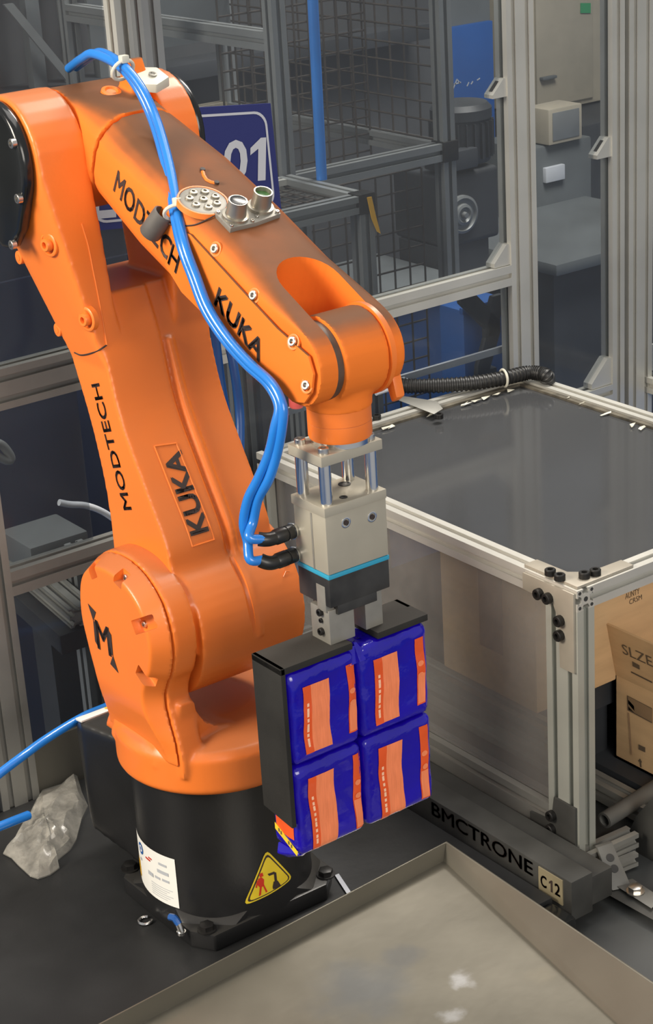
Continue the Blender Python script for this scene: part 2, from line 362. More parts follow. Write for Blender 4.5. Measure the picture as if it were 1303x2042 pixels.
# grey slab below, right of the beam
sl = thing('side_slab', 'dark grey slab right of the lettered table edge, carrying loose aluminium pieces', 'slab', (.7, -.6, FLZ))
obj('slab_top', box((.228, -1.2, -.075), (1.3, -.225, -.05), .004), M_SLATE, sl)
obj('slab_legs', join(box((.36, -1.1, FLZ), (.44, -1.02, -.075)), box((1.1, -1.1, FLZ), (1.18, -1.02, -.075)), box((1.1, -.4, FLZ), (1.18, -.3, -.075)), box((.40, -.4, FLZ), (.48, -.3, -.075))), M_DARK, sl)
# ---------------------------------------------- steel tray
def tray():
    zr, zf = .035, .004
    a = zp(890, 1680, zr); dR = Vector((-1, -.058, 0)).normalized(); dL = Vector((-.042, -1, 0)).normalized()
    f = zp(885, 1717, zf)
    rim = [a, a+dR*.75, a+dR*.75+dL*.6, a+dL*.6]
    fl = [f, f+dR*.74-Vector((0, .004, 0)), f+dR*.74+dL*.59, f+Vector((-.10, -.56, 0))]
    t = .0022; V = []; F = []
    up = [Vector((p.x, p.y, zr)) for p in rim]; cen = (up[0]+up[2])/2
    outr = [p+(p-cen).normalized()*t*1.6 for p in up]; flo = [Vector((p.x, p.y, zf)) for p in fl]; bot = [Vector((p.x, p.y, .0006)) for p in [q+(q-cen)*.012 for q in flo]]
    V = flo+up+outr+bot
    F = [(0, 1, 2, 3)]
    for i in range(4):
        j = (i+1) % 4; F += [(i, i+4, j+4, j), (i+4, i+8, j+8, j+4), (i+8, i+12, j+12, j+8)]
    F.append((15, 14, 13, 12))
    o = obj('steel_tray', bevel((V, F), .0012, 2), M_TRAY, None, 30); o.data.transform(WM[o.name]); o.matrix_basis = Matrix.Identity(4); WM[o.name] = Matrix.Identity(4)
    return tag(o, 'shallow satin steel tray with a pale worn patch, in front of the orange robot', 'tray')
tray()
# ============================================================ ROBOT
A2 = (0., .418); A3 = (-.155, .975); A5 = (.322, .813)
Q0 = (-.143, 1.011); LU = math.hypot(A5[0]-Q0[0], A5[1]-Q0[1]); U = ((A5[0]-Q0[0])/LU, (A5[1]-Q0[1])/LU); NN = (-U[1], U[0])
def FA(X, s, t): return Rw(X, Q0[0]+U[0]*s+NN[0]*t, Q0[1]+U[1]*s+NN[1]*t)
UD = Vector((0, -U[0], U[1])); ND = Vector((0, -NN[0], NN[1])); XD = Vector((1, 0, 0))
rob = thing('industrial_robot', 'orange six axis industrial robot arm on a black round base, dusty on top', 'robot', (RX, RY, 0))
def disc(c, r, X0, X1, n=48): return cyl(Rw(X0, *c), XD, r, X1-X0, n)
def cpts(c, r, X, n=28, a0=0, a1=360): return [Rw(X, c[0]+r*math.cos(math.radians(a0+(a1-a0)*i/n)), c[1]+r*math.sin(math.radians(a0+(a1-a0)*i/n))) for i in range(n)]
def sprism(poly2, X0, X1): return prism([Rw(X0, *p) for p in poly2], (X1-X0, 0, 0))
# --- base
def smooth2(P, k=6): return [(p.x, p.y) for p in spline([Vector((a, b, 0)) for a, b in P], k)]
c = .112; k = .03
base = obj('base_plate', prism([Vector((RX+x, RY+y, 0)) for x, y in ((-c, -c+k), (-c+k*.6, -c), (c-k, -c), (c, -c+k), (c, c-k), (c-k, c), (-c+k, c), (-c, c-k))], (0, 0, .024), .003), M_BLK, rob)
RB = .1125
col = obj('base_column', lathe([(.1135, .02), (.1135, .026), (.1125, .035), (RB, .2), (RB, .226)], (RX, RY, 0), (0, 0, 1), 96), M_BLK, rob)
gus = []
for a in (45, 135, 225, 315):
    d = Vector((math.cos(math.radians(a)), math.sin(math.radians(a)), 0)); q = Vector((-d.y, d.x, 0)); o_ = Vector((RX, RY, 0))
    gus.append(hull([o_+d*.09+q*.055+Vector((0, 0, .02)), o_+d*.09-q*.055+Vector((0, 0, .02)), o_+d*.128+q*.03+Vector((0, 0, .02)), o_+d*.128-q*.03+Vector((0, 0, .02)), o_+d*.1+q*.05+Vector((0, 0, .036)), o_+d*.1-q*.05+Vector((0, 0, .036))], .004))
for g_ in gus: obj('base_gusset', g_, M_BLK, rob)
HB = shared('hex_bolt', HEX, M_BOLT)
for x, y in ((-.094, -.094), (.094, -.094), (.094, .094), (-.094, .094)):
    mobj('hex_bolt', HB, rob, Matrix.Translation((RX+x, RY+y, .024)) @ Matrix.Rotation(random.random(), 4, 'Z'))
ch = cast('connector_housing', [hull([Vector((RX+x, RY+y, z)) for x, y, z in ((-.085, .05, .03), (-.085, .05, .225), (.085, .05, .03), (.085, .05, .225), (-.11, .16, .06), (-.11, .16, .225), (.10, .16, .06), (.10, .16, .225), (-.08, .215, .11), (-.09, .212, .2), (.08, .215, .09), (.08, .215, .2))])], .004, 26, M_BLK, rob)
obj('housing_trim', hull([Vector((RX+x, RY+y, z)) for x, y, z in ((-.107, .16, .2235), (-.107, .16, .2265), (.0, .16, .2235), (.0, .16, .2265), (-.09, .209, .201), (-.09, .211, .204), (.0, .209, .201), (.0, .211, .204))], .001), M_WHITE, rob)
tag(obj('housing_tab', hull([Vector((RX+x, RY+y, z)) for x, y, z in ((-.055, .165, .2255), (-.055, .165, .2275), (-.025, .165, .2255), (-.025, .165, .2275), (-.055, .19, .214), (-.055, .19, .216), (-.025, .19, .214), (-.025, .19, .216))]), M_YTAPE, rob))
# labels on the column
def oncyl(x, y, r=RB+.0007):
    d = ray(x, y); ox = CAM.x-RX; oy = CAM.y-RY; a = d.x*d.x+d.y*d.y; b = 2*(ox*d.x+oy*d.y); cc = ox*ox+oy*oy-r*r
    t = (-b-math.sqrt(max(0, b*b-4*a*cc)))/(2*a); p = CAM+d*t; a_ = math.atan2(p.y-RY, p.x-RX); return (a_-2*math.pi if a_ > 0 else a_), p.z
def cylpt(a, z, r=RB+.0007): return Vector((RX+r*math.cos(a), RY+r*math.sin(a), z))
def cpatch(name, corners, m, r=RB+.0007, n=14, parent=None):
    """four (angle, height) corners: tl, tr, br, bl"""
    V = []; F = []
    for i in range(n+1):
        for j in range(n+1):
            u, v = i/n, j/n; p = [(corners[0][k]*(1-u)+corners[1][k]*u)*(1-v)+(corners[3][k]*(1-u)+corners[2][k]*u)*v for k in (0, 1)]
            V.append(cylpt(p[0], p[1], r))
    for i in range(n):
        for j in range(n): q = i*(n+1)+j; F.append((q, q+1, q+n+2, q+n+1))
    return obj(name, (V, F), m, parent or col, 30)
tl = oncyl(264, 1650); br = oncyl(358, 1812); tr = (br[0], oncyl(356, 1716)[1]); bl = (tl[0], oncyl(270, 1745)[1]+.0)
zt, zb = tr[1], br[1]
cpatch('info_label', [(tl[0], zt), (br[0], zt), (br[0], zb), (tl[0], zb)], M_WHITE)
def lab(u, v): return tl[0]+(br[0]-tl[0])*u, zt+(zb-zt)*v
cpatch('label_band', [lab(0, .55), lab(.14, .55), lab(.14, .9), lab(0, .9)], M_YTAPE, RB+.0011)
def ring_on(name, u, v, r0, r1, m, n=20):
    a, z = lab(u, v); V = []
    for i in range(n):
        t = 2*math.pi*i/n
        for r in (r0, r1): V.append(cylpt(a+r*math.cos(t)/RB, z+r*math.sin(t), RB+.0012))
    obj(name, (V, [(2*i, 2*i+1, (2*i+3) % (2*n), (2*i+2) % (2*n)) for i in range(n)]), m, col, 30)
ring_on('label_symbol', .27, .2, .0005, .0085, M_BPANEL)
ring_on('label_symbol', .27, .2, .0028, .0048, M_WHITE)
for (u, v, w, h) in ((.42, .25, .12, .035), (.5, .2, .08, .03)): cpatch('label_mark', [lab(u, v), lab(u+w, v), lab(u+w, v+h), lab(u, v+h)], M_RED, RB+.0012, 4)
for (u, v, w, h) in ((.72, .18, .14, .05), (.68, .33, .2, .07), (.46, .5, .12, .08), (.62, .5, .1, .05), (.76, .49, .12, .05), (.2, .42, .06, .05)): cpatch('label_mark', [lab(u, v), lab(u+w, v), lab(u+w, v+h), lab(u, v+h)], M_SILVER, RB+.0012, 4)
for i in range(6): cpatch('label_print', [lab(.52, .68+i*.045), lab(.92-(i % 3)*.05, .68+i*.045), lab(.92-(i % 3)*.05, .692+i*.045), lab(.52, .692+i*.045)], M_SILVER, RB+.0012, 4)
# warning triangle
def cpoly(name, pts, m, r, parent=col, n=8):
    P = [Vector((a, z)) for a, z in pts]; cx = sum((p for p in P), Vector((0, 0)))/len(P); V = [cylpt(cx.x, cx.y, r)]; ring = []
    for i in range(len(P)):
        for j in range(n): ring.append(P[i]+(P[(i+1) % len(P)]-P[i])*j/n)
    K = 6; F = []; N_ = len(ring)
    for k in range(1, K+1):
        for q in ring: w = cx+(q-cx)*k/K; V.append(cylpt(w.x, w.y, r))
    for i in range(N_): F.append((0, 1+i, 1+(i+1) % N_))
    for k in range(K-1):
        for i in range(N_): F.append((1+k*N_+i, 1+(k+1)*N_+i, 1+(k+1)*N_+(i+1) % N_, 1+k*N_+(i+1) % N_))
    return obj(name, (V, F), m, parent, 30)
def rounded(P, f): 
    out = []
    for i in range(len(P)):
        a, b, c_ = Vector(P[i-1]), Vector(P[i]), Vector(P[(i+1) % len(P)])
        p0 = b+(a-b)*f; p1 = b+(c_-b)*f
        for t in (0, .33, .67, 1): out.append((p0*(1-t)+b*t)*(1-t)+(b*(1-t)+p1*t)*t)
    return out
T = [oncyl(485, 1806), oncyl(584, 1750), oncyl(531, 1694)]
T = [Vector(q) for q in T]; tc_ = (T[0]+T[1]+T[2])/3
def ts(k): return rounded([tc_+(p-tc_)*k for p in T], .12)
cpoly('warning_sign', ts(1.0), M_YEL, RB+.0008); cpoly('sign_border', ts(.90), M_PRINT, RB+.0012); cpoly('sign_face', ts(.82), M_YEL, RB+.0016)
def tri(u, v): # px-like coordinates inside sign
    return oncyl(u, v)
for nm, pts, m in (('figure_print', [(514, 1752), (521, 1748), (526, 1753), (526, 1766), (518, 1769), (513, 1764)], M_RED), ('figure_print', [(516, 1742), (523, 1739), (525, 1746), (518, 1749)], M_RED), ('figure_print', [(518, 1766), (522, 1765), (520, 1784), (516, 1786)], M_RED), ('figure_print', [(523, 1764), (526, 1763), (533, 1777), (530, 1779)], M_RED), ('figure_print', [(512, 1755), (515, 1756), (512, 1770), (509, 1769)], M_RED), ('arm_print', [(533, 1742), (546, 1737), (549, 1741), (536, 1746)], M_PRINT), ('arm_print', [(545, 1738), (550, 1739), (552, 1756), (547, 1757)], M_PRINT), ('arm_print', [(543, 1768), (545, 1757), (553, 1755), (559, 1764), (557, 1768), (544, 1773)], M_PRINT)):
    cpoly(nm, [oncyl(*p) for p in pts], m, RB+.002, n=2)
# small blue cable gland by the front bolt
g0 = zp(362, 1858, .026)
obj('ground_lug', join(cyl(g0, (-.1, .35, .9), .0045, .012, 12), cyl(g0-Vector((0, 0, .003)), (0, 0, 1), .006, .004, 12)), M_STEEL, rob)
obj('ground_wire', tube(spline([g0+Vector((-.001, .003, .01)), g0+Vector((-.003, .009, .017)), g0+Vector((-.006, .016, .017))]), .0045, 8), M_HOSED, rob)
# --- rotating column
ring = lathe([(.113, .212), (.122, .213), (.1275, .219), (.1275, .262), (.121, .272), (.09, .281)], (RX, RY, 0), (0, 0, 1), 72)
prof = [(.086, .24), (.088, .262), (.082, .290), (.072, .318), (.066, .345), (.074, .368), (.088, .39), (.097, .43), (.083, .478), (.045, .507), (0, .515), (-.047, .506), (-.085, .474), (-.097, .42), (-.087, .37), (-.076, .33), (-.084, .28), (-.105, .24)]
prof = smooth2(prof)
rc = cast('rotating_column', [ring, prism([Rw(X, -.062, z) for X, z in ((-.09, .25), (-.09, .335), (-.069, .335), (-.065, .316), (-.056, .300), (-.041, .289), (-.015, .283), (0, .25))], (0, -.135, 0)), sprism(prof, -.102, -.069), lathe([(.108, .24), (.098, .275), (.05, .285)], (RX, RY, 0), (0, 0, 1), 48), hull([Rw(-.12, .05, .25), Rw(-.12, -.06, .25), Rw(-.07, .06, .25), Rw(-.07, -.06, .25), Rw(-.1, .03, .33), Rw(-.07, .03, .315), Rw(-.1, -.05, .33), Rw(-.07, -.05, .315)]), hull([Rw(.02, .11, .25), Rw(.02, .11, .285), Rw(.035, .11, .25), Rw(.035, .11, .285), Rw(.02, .128, .25), Rw(.035, .128, .25), Rw(.02, .128, .272), Rw(.035, .128, .272)])], .0032, 4, M_OR, rob)
prof2 = [(.084, .255), (.080, .288), (.070, .316), (.064, .345), (.073, .368), (.087, .39), (.096, .43), (.082, .477), (.045, .506), (0, .514), (-.047, .505), (-.084, .473), (-.096, .42), (-.086, .37), (-.075, .33), (-.08, .28), (-.082, .262)]
prof2 = smooth2(prof2)
def inset(P, d):
    out = []
    for i, (f, z) in enumerate(P):
        a = Vector(P[i-1]); b = Vector(P[(i+1) % len(P)]); t = (b-a).normalized(); nn = Vector((-t.y, t.x)); q = Vector((f, z))+nn*d
        out.append((q.x, max(q.y, .257) if z > .27 else z))
    return out
def loft_x(levels):
    n = len(levels[0][1]); V = [Rw(X, f, z) for X, P in levels for f, z in P]; F = [tuple(range(n)), tuple(range((len(levels)-1)*n, len(levels)*n))[::-1]]
    for k in range(len(levels)-1): F += [(k*n+i, k*n+(i+1) % n, (k+1)*n+(i+1) % n, (k+1)*n+i) for i in range(n)]
    return V, F
def shear(g):
    V = []
    for p in g[0]:
        F_ = RY-p.y; t = max(0, min(1, (.345-p.z)/.08)); t = t*t*(3-2*t); X = p.x-RX
        if X < -.105: X = X*(1-t)+t*(-math.sqrt(max(.0, .131**2-F_**2)))
        V.append(Vector((RX+X, p.y, p.z)))
    return V, g[1]
notch = [(286, 1258, .0), (290, 1345, 0), (240, 1155, 0), (196, 1134, 0), (302, 1408, 0)]
cuts = []; pts = []
for (x, y) in ((236, 1157), (273, 1250), (281, 1343), (186, 1141)):
    p = rxp(x, y, -.1275); d = (p-Rw(-.1275, *A2)).normalized(); pts.append(p)
    cuts.append(hull([p+d*a+Vector((xx, 0, 0))+Vector((0, d.z, -d.y))*b for a in (-.008, .03) for b in (-.009, .009) for xx in (-.03, .012)], .002))
mc = cast('motor_cover', [shear(loft_x([(-.1035, prof2), (-.127, inset(prof2, .0125)), (-.1285, inset(prof2, .0145))]))], .0025, 2, M_OR, rob, cuts)
for p in pts: screw('cover_screw', p+Vector((.0135, 0, 0)), (-1, 0, 0), mc, M_SCREW, 1.0)
lp = rxp(302, 1405, -.108); obj('cover_lug', hull([lp+Vector((a, b, c_)) for a in (-.006, .02) for b in (-.012, .008) for c_ in (-.008, .008)], .004), M_OR, mc); screw('cover_screw', lp+Vector((-.007, -.002, 0)), (-1, 0, 0), mc, M_SCREW, .8)
lp = rxp(290, 1483, -.112); screw('cover_screw', lp, (-1, 0, .2), mc, M_BOLT, 1.2)
# logo: M between four corner triangles, on the cover face
lc = rxp(207, 1272, -.128); tree = bvh(mc)
lx = Vector((0, -1, 0)); ly = Vector((0, .12, 1)).normalized()
obj('logo_letter', project(place2(heavy('M', .02), lc+Vector((-.01, 0, 0)), lx, ly, .034, .040), tree, (1, 0, 0)), M_PRINT, mc, 0)
tg = [([(-.85, 1.25), (-.25, 1.05), (-.62, .55)], [(0, 1, 2)]), ([(-.62, .6), (-.5, .5), (-.62, -.55), (-.78, -.4)], [(0, 1, 2, 3)]), ([(.85, -1.25), (.25, -1.05), (.62, -.55)], [(0, 1, 2)]), ([(.62, -.6), (.5, -.5), (.62, .55), (.78, .4)], [(0, 1, 2, 3)])]
for V_, F_ in tg: obj('logo_mark', project(([lc+Vector((-.01, 0, 0))+lx*(p[0]*.030)+ly*(p[1]*.030) for p in V_], F_), tree, (1, 0, 0)), M_PRINT, mc, 0)
# --- link arm
front = [(.085, .465), (.06, .497), (.05, .535), (.010, .604), (-.029, .676), (-.052, .759), (-.075, .815)]
back = [(-.195, .815), (-.155, .77), (-.122, .70), (-.098, .634), (-.083, .565), (-.080, .494), (-.09, .45)]
front = smooth2(front); back = smooth2(back)
polyL = [(-.09, .40), (.085, .40)]+front+back
polyR = [(-.09, .40), (.083, .40)]+[(f-.007, z) for f, z in front]+back
sec = lambda X0, X1, z: [Rw(X, f, z) for X in (X0, X1) for f in ((-.058-(z-.75)*.45), (-.142-(z-.75)*.45))]
GP = ((.1, .40), (.0985, .425), (.088, .463), (.062, .497), (.051, .535), (.011, .604), (-.028, .676), (-.051, .75))
secr = lambda X0, X1, z: [Rw(X, f, z) for X in (X0, X1) for f in ((-.066-(z-.75)*.5), (-.142-(z-.75)*.45))]
link_arm = cast('link_arm', [disc(A2, .099, -.064, .088), sprism(polyL, -.0745, .006), sprism(polyR, .002, .079),
    hull(sec(-.0745, -.047, .73)+sec(-.0745, -.047, .755)+cpts(A3, .076, -.118)+cpts(A3, .076, -.053)),
    hull(secr(.03, .078, .73)+secr(.03, .078, .755)+cpts(A3, .076, .104)+cpts(A3, .076, .060)),
    tube(spline([Rw(.0185, f-.0055, z) for f, z in GP], 6), .0068, 10)], .0026, 7, M_OR, rob,
    [tube(spline([Rw(.0085, f+.0032, z) for f, z in GP], 6), .0052, 8)])
lt = bvh(link_arm)
RX_, RY_ = RX, RY
cap = obj('motor_cap', prism([Rw(-.1185, f, z) for f, z in [(A3[0]+.069*math.cos(math.radians(a)), A3[1]+.072*math.sin(math.radians(a))) for a in range(-22, 203, 9)]+[(-.208, .915), (-.19, .885), (-.165, .872), (-.142, .874), (-.115, .9)]], (-.016, 0, 0), .006, 3), M_CAP, rob)
for x, y in ((30, 285), (42, 395), (30, 487)):
    screw('cap_screw', rxp(x, y, -.1335), (-1, 0, 0), cap, M_SCREW, 1.3)
obj('motor_cap', cyl(Rw(.1045, *A3), XD, .071, .01, 48, .003), M_CAP, rob)
# screw bosses on the outer fork cover
for x, y, X, s in ((45, 512, -.098, 1.0), (122, 656, -.078, 1.0)):
    p = rxp(x, y, X); obj('cover_boss', join(cyl(p+Vector((.03, 0, 0)), (-1, 0, 0), .0085, .036, 20, .001), cyl(p+Vector((-.0055, 0, 0)), (-1, 0, 0), .004, .001, 14)), M_OR, link_arm)
for x, y in ((98, 487), (174, 636)):
    d = ray(x, y); h = lt.ray_cast(CAM, d, 5); p = h[0]; ax = Vector((-1, -.15, .0)).normalized()
    b_ = obj('screw_pocket', join(lathe([(.0150, -.006), (.0150, .001), (.0138, .002), (.0115, .002), (.0110, -.001)], p, ax, 28, False), lathe([(.011, -.001), (.0078, -.001), (.0078, .0065), (.007, .0075), (.004, .0075), (.0038, .003)], p, ax, 24)), M_ORC, link_arm)
# seam of the outer fork cover: a thin lip
seam = [lt.ray_cast(CAM, ray(x, y), 5)[0] for x, y in ((149, 703), (162, 708), (180, 705), (198, 698), (213, 688), (207, 650), (196, 590), (186, 540), (176, 490), (163, 446))]
obj('cover_seam', tube(spline(seam[:5], 6), .0011, 6), M_PRINT, link_arm)
obj('cover_lip', tube(spline(seam[4:], 6), .0012, 6), M_ORC, link_arm)
# lettering on the link
def ptree(tree, x, y): return tree.ray_cast(CAM, ray(x, y), 6)[0]
a = ptree(lt, 254, 1010); b = ptree(lt, 192, 772); c0 = (a+b)/2; ax = (b-a)
wd = Vector((0, 1, 0))                       # letter tops towards the back
obj('lettering', project(place2(heavy('MODTECH', .014), c0+Vector((-.03, 0, 0)), ax, wd, ax.length*1.06, .021), lt, (1, 0, 0)), M_PRINT, link_arm, 0)
a = ptree(lt, 393, 1068); b = ptree(lt, 336, 905); c0 = (a+b)/2+(ptree(lt, 362, 985)-(a+b)/2)*.8; ax = (b-a); nrm = Vector((0, -1, .5)).normalized()
obj('lettering', project(place2(heavy('KUKA', .026), c0+nrm*.03+Vector((.006, 0, 0)), ax, (-1, 0, 0), ax.length*1.0, .0265), lt, -nrm), M_PRINT, link_arm, 0)
fr = [ptree(lt, x, y) for x, y in ((308, 890), (352, 884), (428, 1076), (384, 1090))]
for i in range(4):
    P = [fr[i].lerp(fr[(i+1) % 4], t/6) for t in range(7)]; P = [lt.find_nearest(p)[0] for p in P]
    obj('nameplate_rim', tube(P, .0011, 6), M_ORC, link_arm)
# raised casting date on the drum
for i, (x, y) in enumerate(((575, 1130), (572, 1150))):
    p = ptree(lt, x-6, y)
    if p: obj('casting_mark', tube([p, p+Vector((.004, 0, .006)), p+Vector((.009, 0, .004))], .0008, 5), M_OR, link_arm)
# --- forearm
def rrect(s, w, h, r, n=5, x0=0.):
    P = []
    for cx_, cy_, a0 in ((w-r, h-r, 0), (-w+r, h-r, 90), (-w+r, -h+r, 180), (w-r, -h+r, 270)):
        for i in range(n+1):
            a = math.radians(a0+90*i/n); P.append(FA(x0+cx_+r*math.cos(a), s, cy_+r*math.sin(a)))
    return P
rear = cast('forearm_housing', [disc(A3, .0735, -.049, .056), hull(cpts(A3, .071, -.045)+cpts(A3, .071, .052)+rrect(.088, .057, .057, .045)), hull([rxp(265, 128, .035)+Vector((a, b*k_, -.03+.045*(1-k_))) for a in (-.014, .014) for b, k_ in ((-.018, 1), (.018, 1), (-.012, .15), (.012, .15))])], .0028, 7, M_ORD, rob)
fore = cast('forearm', [hull(rrect(.092, .057, .057, .045)+rrect(.2, .061, .0575, .036)), hull(rrect(.2, .061, .0575, .036)+rrect(.3, .060, .055, .03)), hull(rrect(.3, .060, .055, .03)+rrect(.40, .058, .050, .026)),
    hull(rrect(.40, .058, .050, .026)+cpts((A5[0], A5[1]), .043, -.0565)+cpts((A5[0], A5[1]), .043, .055))], .0026, 6, M_ORD, rob,
    [join(hull([FA(X, s, t) for X in (-.034, .038) for s in (.435, .65) for t in (-.12, .12)]+[FA(.002+.036*math.cos(math.radians(q)), .435+.040*math.sin(math.radians(q)), t) for q in range(180, 361, 12) for t in (-.12, .12)]))])
ft = bvh(fore); rt_ = bvh(rear)
# side cover plate with four screws
def fpx(x, y, X):
    p = rxp(x, y, X); F_ = RY-p.y; return ((F_-Q0[0])*U[0]+(p.z-Q0[1])*U[1], (F_-Q0[0])*NN[0]+(p.z-Q0[1])*NN[1])
cp = [(.262, -.030), (.275, .026), (.30, .034), (.40, .029), (.47, .026), (LU+.02, .030), (LU+.034, .016), (LU+.037, -.006), (LU+.03, -.024), (LU+.012, -.036), (LU-.02, -.037), (.40, -.040), (.30, -.042)]
fcov = obj('forearm_cover', prism([FA(-.0585, s, t) for s, t in cp], (-.0035, 0, 0), .0016, 2), M_ORD, rob)
for x, y in ((430, 497), (507, 590), (585, 682), (612, 769)):
    h = ft.ray_cast(CAM, ray(x, y), 6)[0]; h2 = bvh(fcov).ray_cast(CAM, ray(x, y), 6)[0]
    p = h2 if h2 and (not h or (h2-CAM).length < (h-CAM).length) else h
    if p: screw('cover_screw', p-Vector((-.002, 0, 0)), (-1, -.2, .35), fcov, M_SCREW, 1.15); obj('screw_seat', lathe([(.0085, -.002), (.0085, .0006), (.0075, .0008), (.006, .0004)], p, (-1, -.2, .35), 20, False), M_ORC, fcov)
tr_c = bvh(fcov)
def near(x, y):
    best = None
    for t in (tr_c, ft, rt_):
        h = t.ray_cast(CAM, ray(x, y), 6)[0]
        if h and (best is None or (h-CAM).length < (best-CAM).length): best = h
    return best
class _JT:
    def ray_cast(self, o, d, r):
        hs = [h for h in (t.ray_cast(o, d, r) for t in (tr_c, ft, rt_)) if h[0]]
        return min(hs, key=lambda h: h[3]) if hs else (None,)*4
join_tree = _JT()
a = near(235, 365); b = near(352, 520); ax = b-a; ax.x = 0; c0 = (a+b)/2
obj('lettering', project(place2(heavy('MODTECH', .014), Vector((RX-.11, c0.y, c0.z)), ax, ND, ax.length*1.08, .030), join_tree, (1, 0, 0)), M_PRINT, fore, 0)
a = near(437, 595); b = near(519, 700); ax = b-a; ax.x = 0; c0 = (a+b)/2
obj('lettering', project(place2(heavy('KUKA', .026), Vector((RX-.11, c0.y, c0.z)), ax, ND, ax.length*1.12, .026), tr_c, (1, 0, 0)), M_PRINT, fcov, 0)
# top of the forearm: round plug, two connectors, slots
tp = near(405, 402)
plug = obj('plug_plate', lathe([(.026, -.004), (.026, .0015), (.0235, .0025)], tp, ND, 40), M_JAW, fore)
obj('plug_rim', lathe([(.0265, -.004), (.0265, .002), (.0285, .002), (.030, -.004)], tp, ND, 40, False), M_ORC, fore)
for i in range(8):
    r_ = .0155 if i else 0; a = i*2*math.pi/7; q = tp+ND*.0022+XD*(r_*math.cos(a))+UD*(r_*math.sin(a))
    mobj('plug_socket', shared('plug_socket', lathe([(.0048, 0), (.0048, .0025), (.0036, .003), (.0022, .003), (.0020, .0005)], (0, 0, 0), (0, 0, 1), 14), M_NICKEL), plug, orient(q, ND))
p1 = near(468, 440); p2 = near(518, 422)
cpl = obj('connector_plate', bevel(hull([q+XD*a+UD*b+ND*c_ for q in (p1, p2) for a in (-.0165, .0165) for b in (-.0165, .0165) for c_ in (-.004, .0045)]), .001), M_JAW, fore)
for q, cap_ in ((p1, True), (p2, False)):
    obj('connector_socket', lathe([(.0145, .0045), (.0145, .008), (.0115, .0085), (.0105, .02), (.0105, .026), (.009, .026), (.0085, .016)], q, ND, 28), M_NICKEL, cpl)
    obj('connector_insert', lathe([(.0088, .016), (.0088, .0265 if cap_ else .021), (.005, .027 if cap_ else .021)], q, ND, 24), M_CAP if cap_ else M_GREEN, cpl)
    for a in (-1, 1):
        for b in (-1, 1): screw('connector_screw', q+XD*(.0135*a)+UD*(.0135*b)+ND*.0045, ND, cpl, M_SCREW, .5)
for (x0, y0_), (x1, y1) in (((404, 340), (432, 366)),):
    P = [near(x0+(x1-x0)*t/4-6*math.sin(math.pi*t/4), y0_+(y1-y0_)*t/4+6*math.sin(math.pi*t/4)) for t in range(5)]
    obj('casting_slot', tube(P, .0022, 8), M_ORC, fore)
    for q in (P[0], P[-1]): obj('slot_hole', lathe([(.003, -.002), (.003, .0026), (.001, .0027)], q, ND, 12), M_PRINT, fore)
q = near(222, 184); obj('casting_boss', lathe([(.013, -.004), (.012, .002), (.008, .003), (.006, .001)], q, ND, 24), M_ORC, rear)
# dust cap hanging on its cord
dc = near(325, 440)+Vector((-.006, 0, 0)); dd = Vector((.35, -.55, .75)).normalized()
dust = obj('dust_cap', lathe([(.011, -.020), (.0125, -.018), (.0125, .012), (.0105, .013), (.0095, -.008)], dc, dd, 28), mat('grey_rubber', (.11, .10, .09), .6, 0, .2, 30), fore)
obj('cap_cord', tube(spline([dc+dd*.0, near(352, 452)+ND*.002, near(385, 452)+ND*.002, near(415, 440)+ND*.002, near(440, 428)+ND*.002, p1-XD*.016+ND*.003]), .0009, 6), M_PRINT, dust)
# --- wrist
WX = -.003
obj('wrist_seal', lathe([(.034, -.040), (.0425, -.039), (.0425, -.024), (.036, -.024)], Rw(0, *A5), XD, 48), mat('brown_rubber', (.075, .05, .035), .5, 0, .3, 40), rob)
wr = cast('wrist', [disc(A5, .0475, -.026, .030), lathe([(.036, 0), (.036, .055)], Rw(WX, .319, .758), (0, 0, 1), 40), hull(cpts(A5, .04, -.02, 20)+cpts(A5, .04, .028, 20)+[Rw(WX+.035*math.cos(t), .319+.035*math.sin(t), .768) for t in [i*.4 for i in range(16)]])], .0022, 5, M_ORD, rob)
obj('wrist_ring', lathe([(.044, .0305), (.0495, .031), (.0495, .0365), (.046, .037), (.046, .040), (.030, .040)], Rw(0, *A5), XD, 56), M_OR, rob)
yl = rfp(768, 772, A5[0]+.01); obj('yoke_lug', hull([Rw(.043, A5[0]+.016, A5[1]-.03), Rw(.056, A5[0]+.016, A5[1]-.03), Rw(.043, A5[0]+.03, A5[1]-.02), Rw(.056, A5[0]+.03, A5[1]-.02), Rw(.043, A5[0]+.028, A5[1]-.058), Rw(.056, A5[0]+.028, A5[1]-.058), Rw(.043, A5[0]+.038, A5[1]-.05), Rw(.056, A5[0]+.038, A5[1]-.05)], .004), M_OR, fore)
obj('tool_flange', lathe([(.0335, .7245), (.0345, .727), (.0345, .742), (.034, .7425), (.0345, .743), (.0345, .764), (.0338, .7648), (.0345, .7655), (.036, .772)], Rw(WX, .319, 0), (0, 0, 1), 56), M_OR, rob)
obj('flange_ring', lathe([(.030, .7185), (.0325, .7185), (.0325, .7246), (.03, .7246)], Rw(WX, .319, 0), (0, 0, 1), 48), M_STEEL, rob)
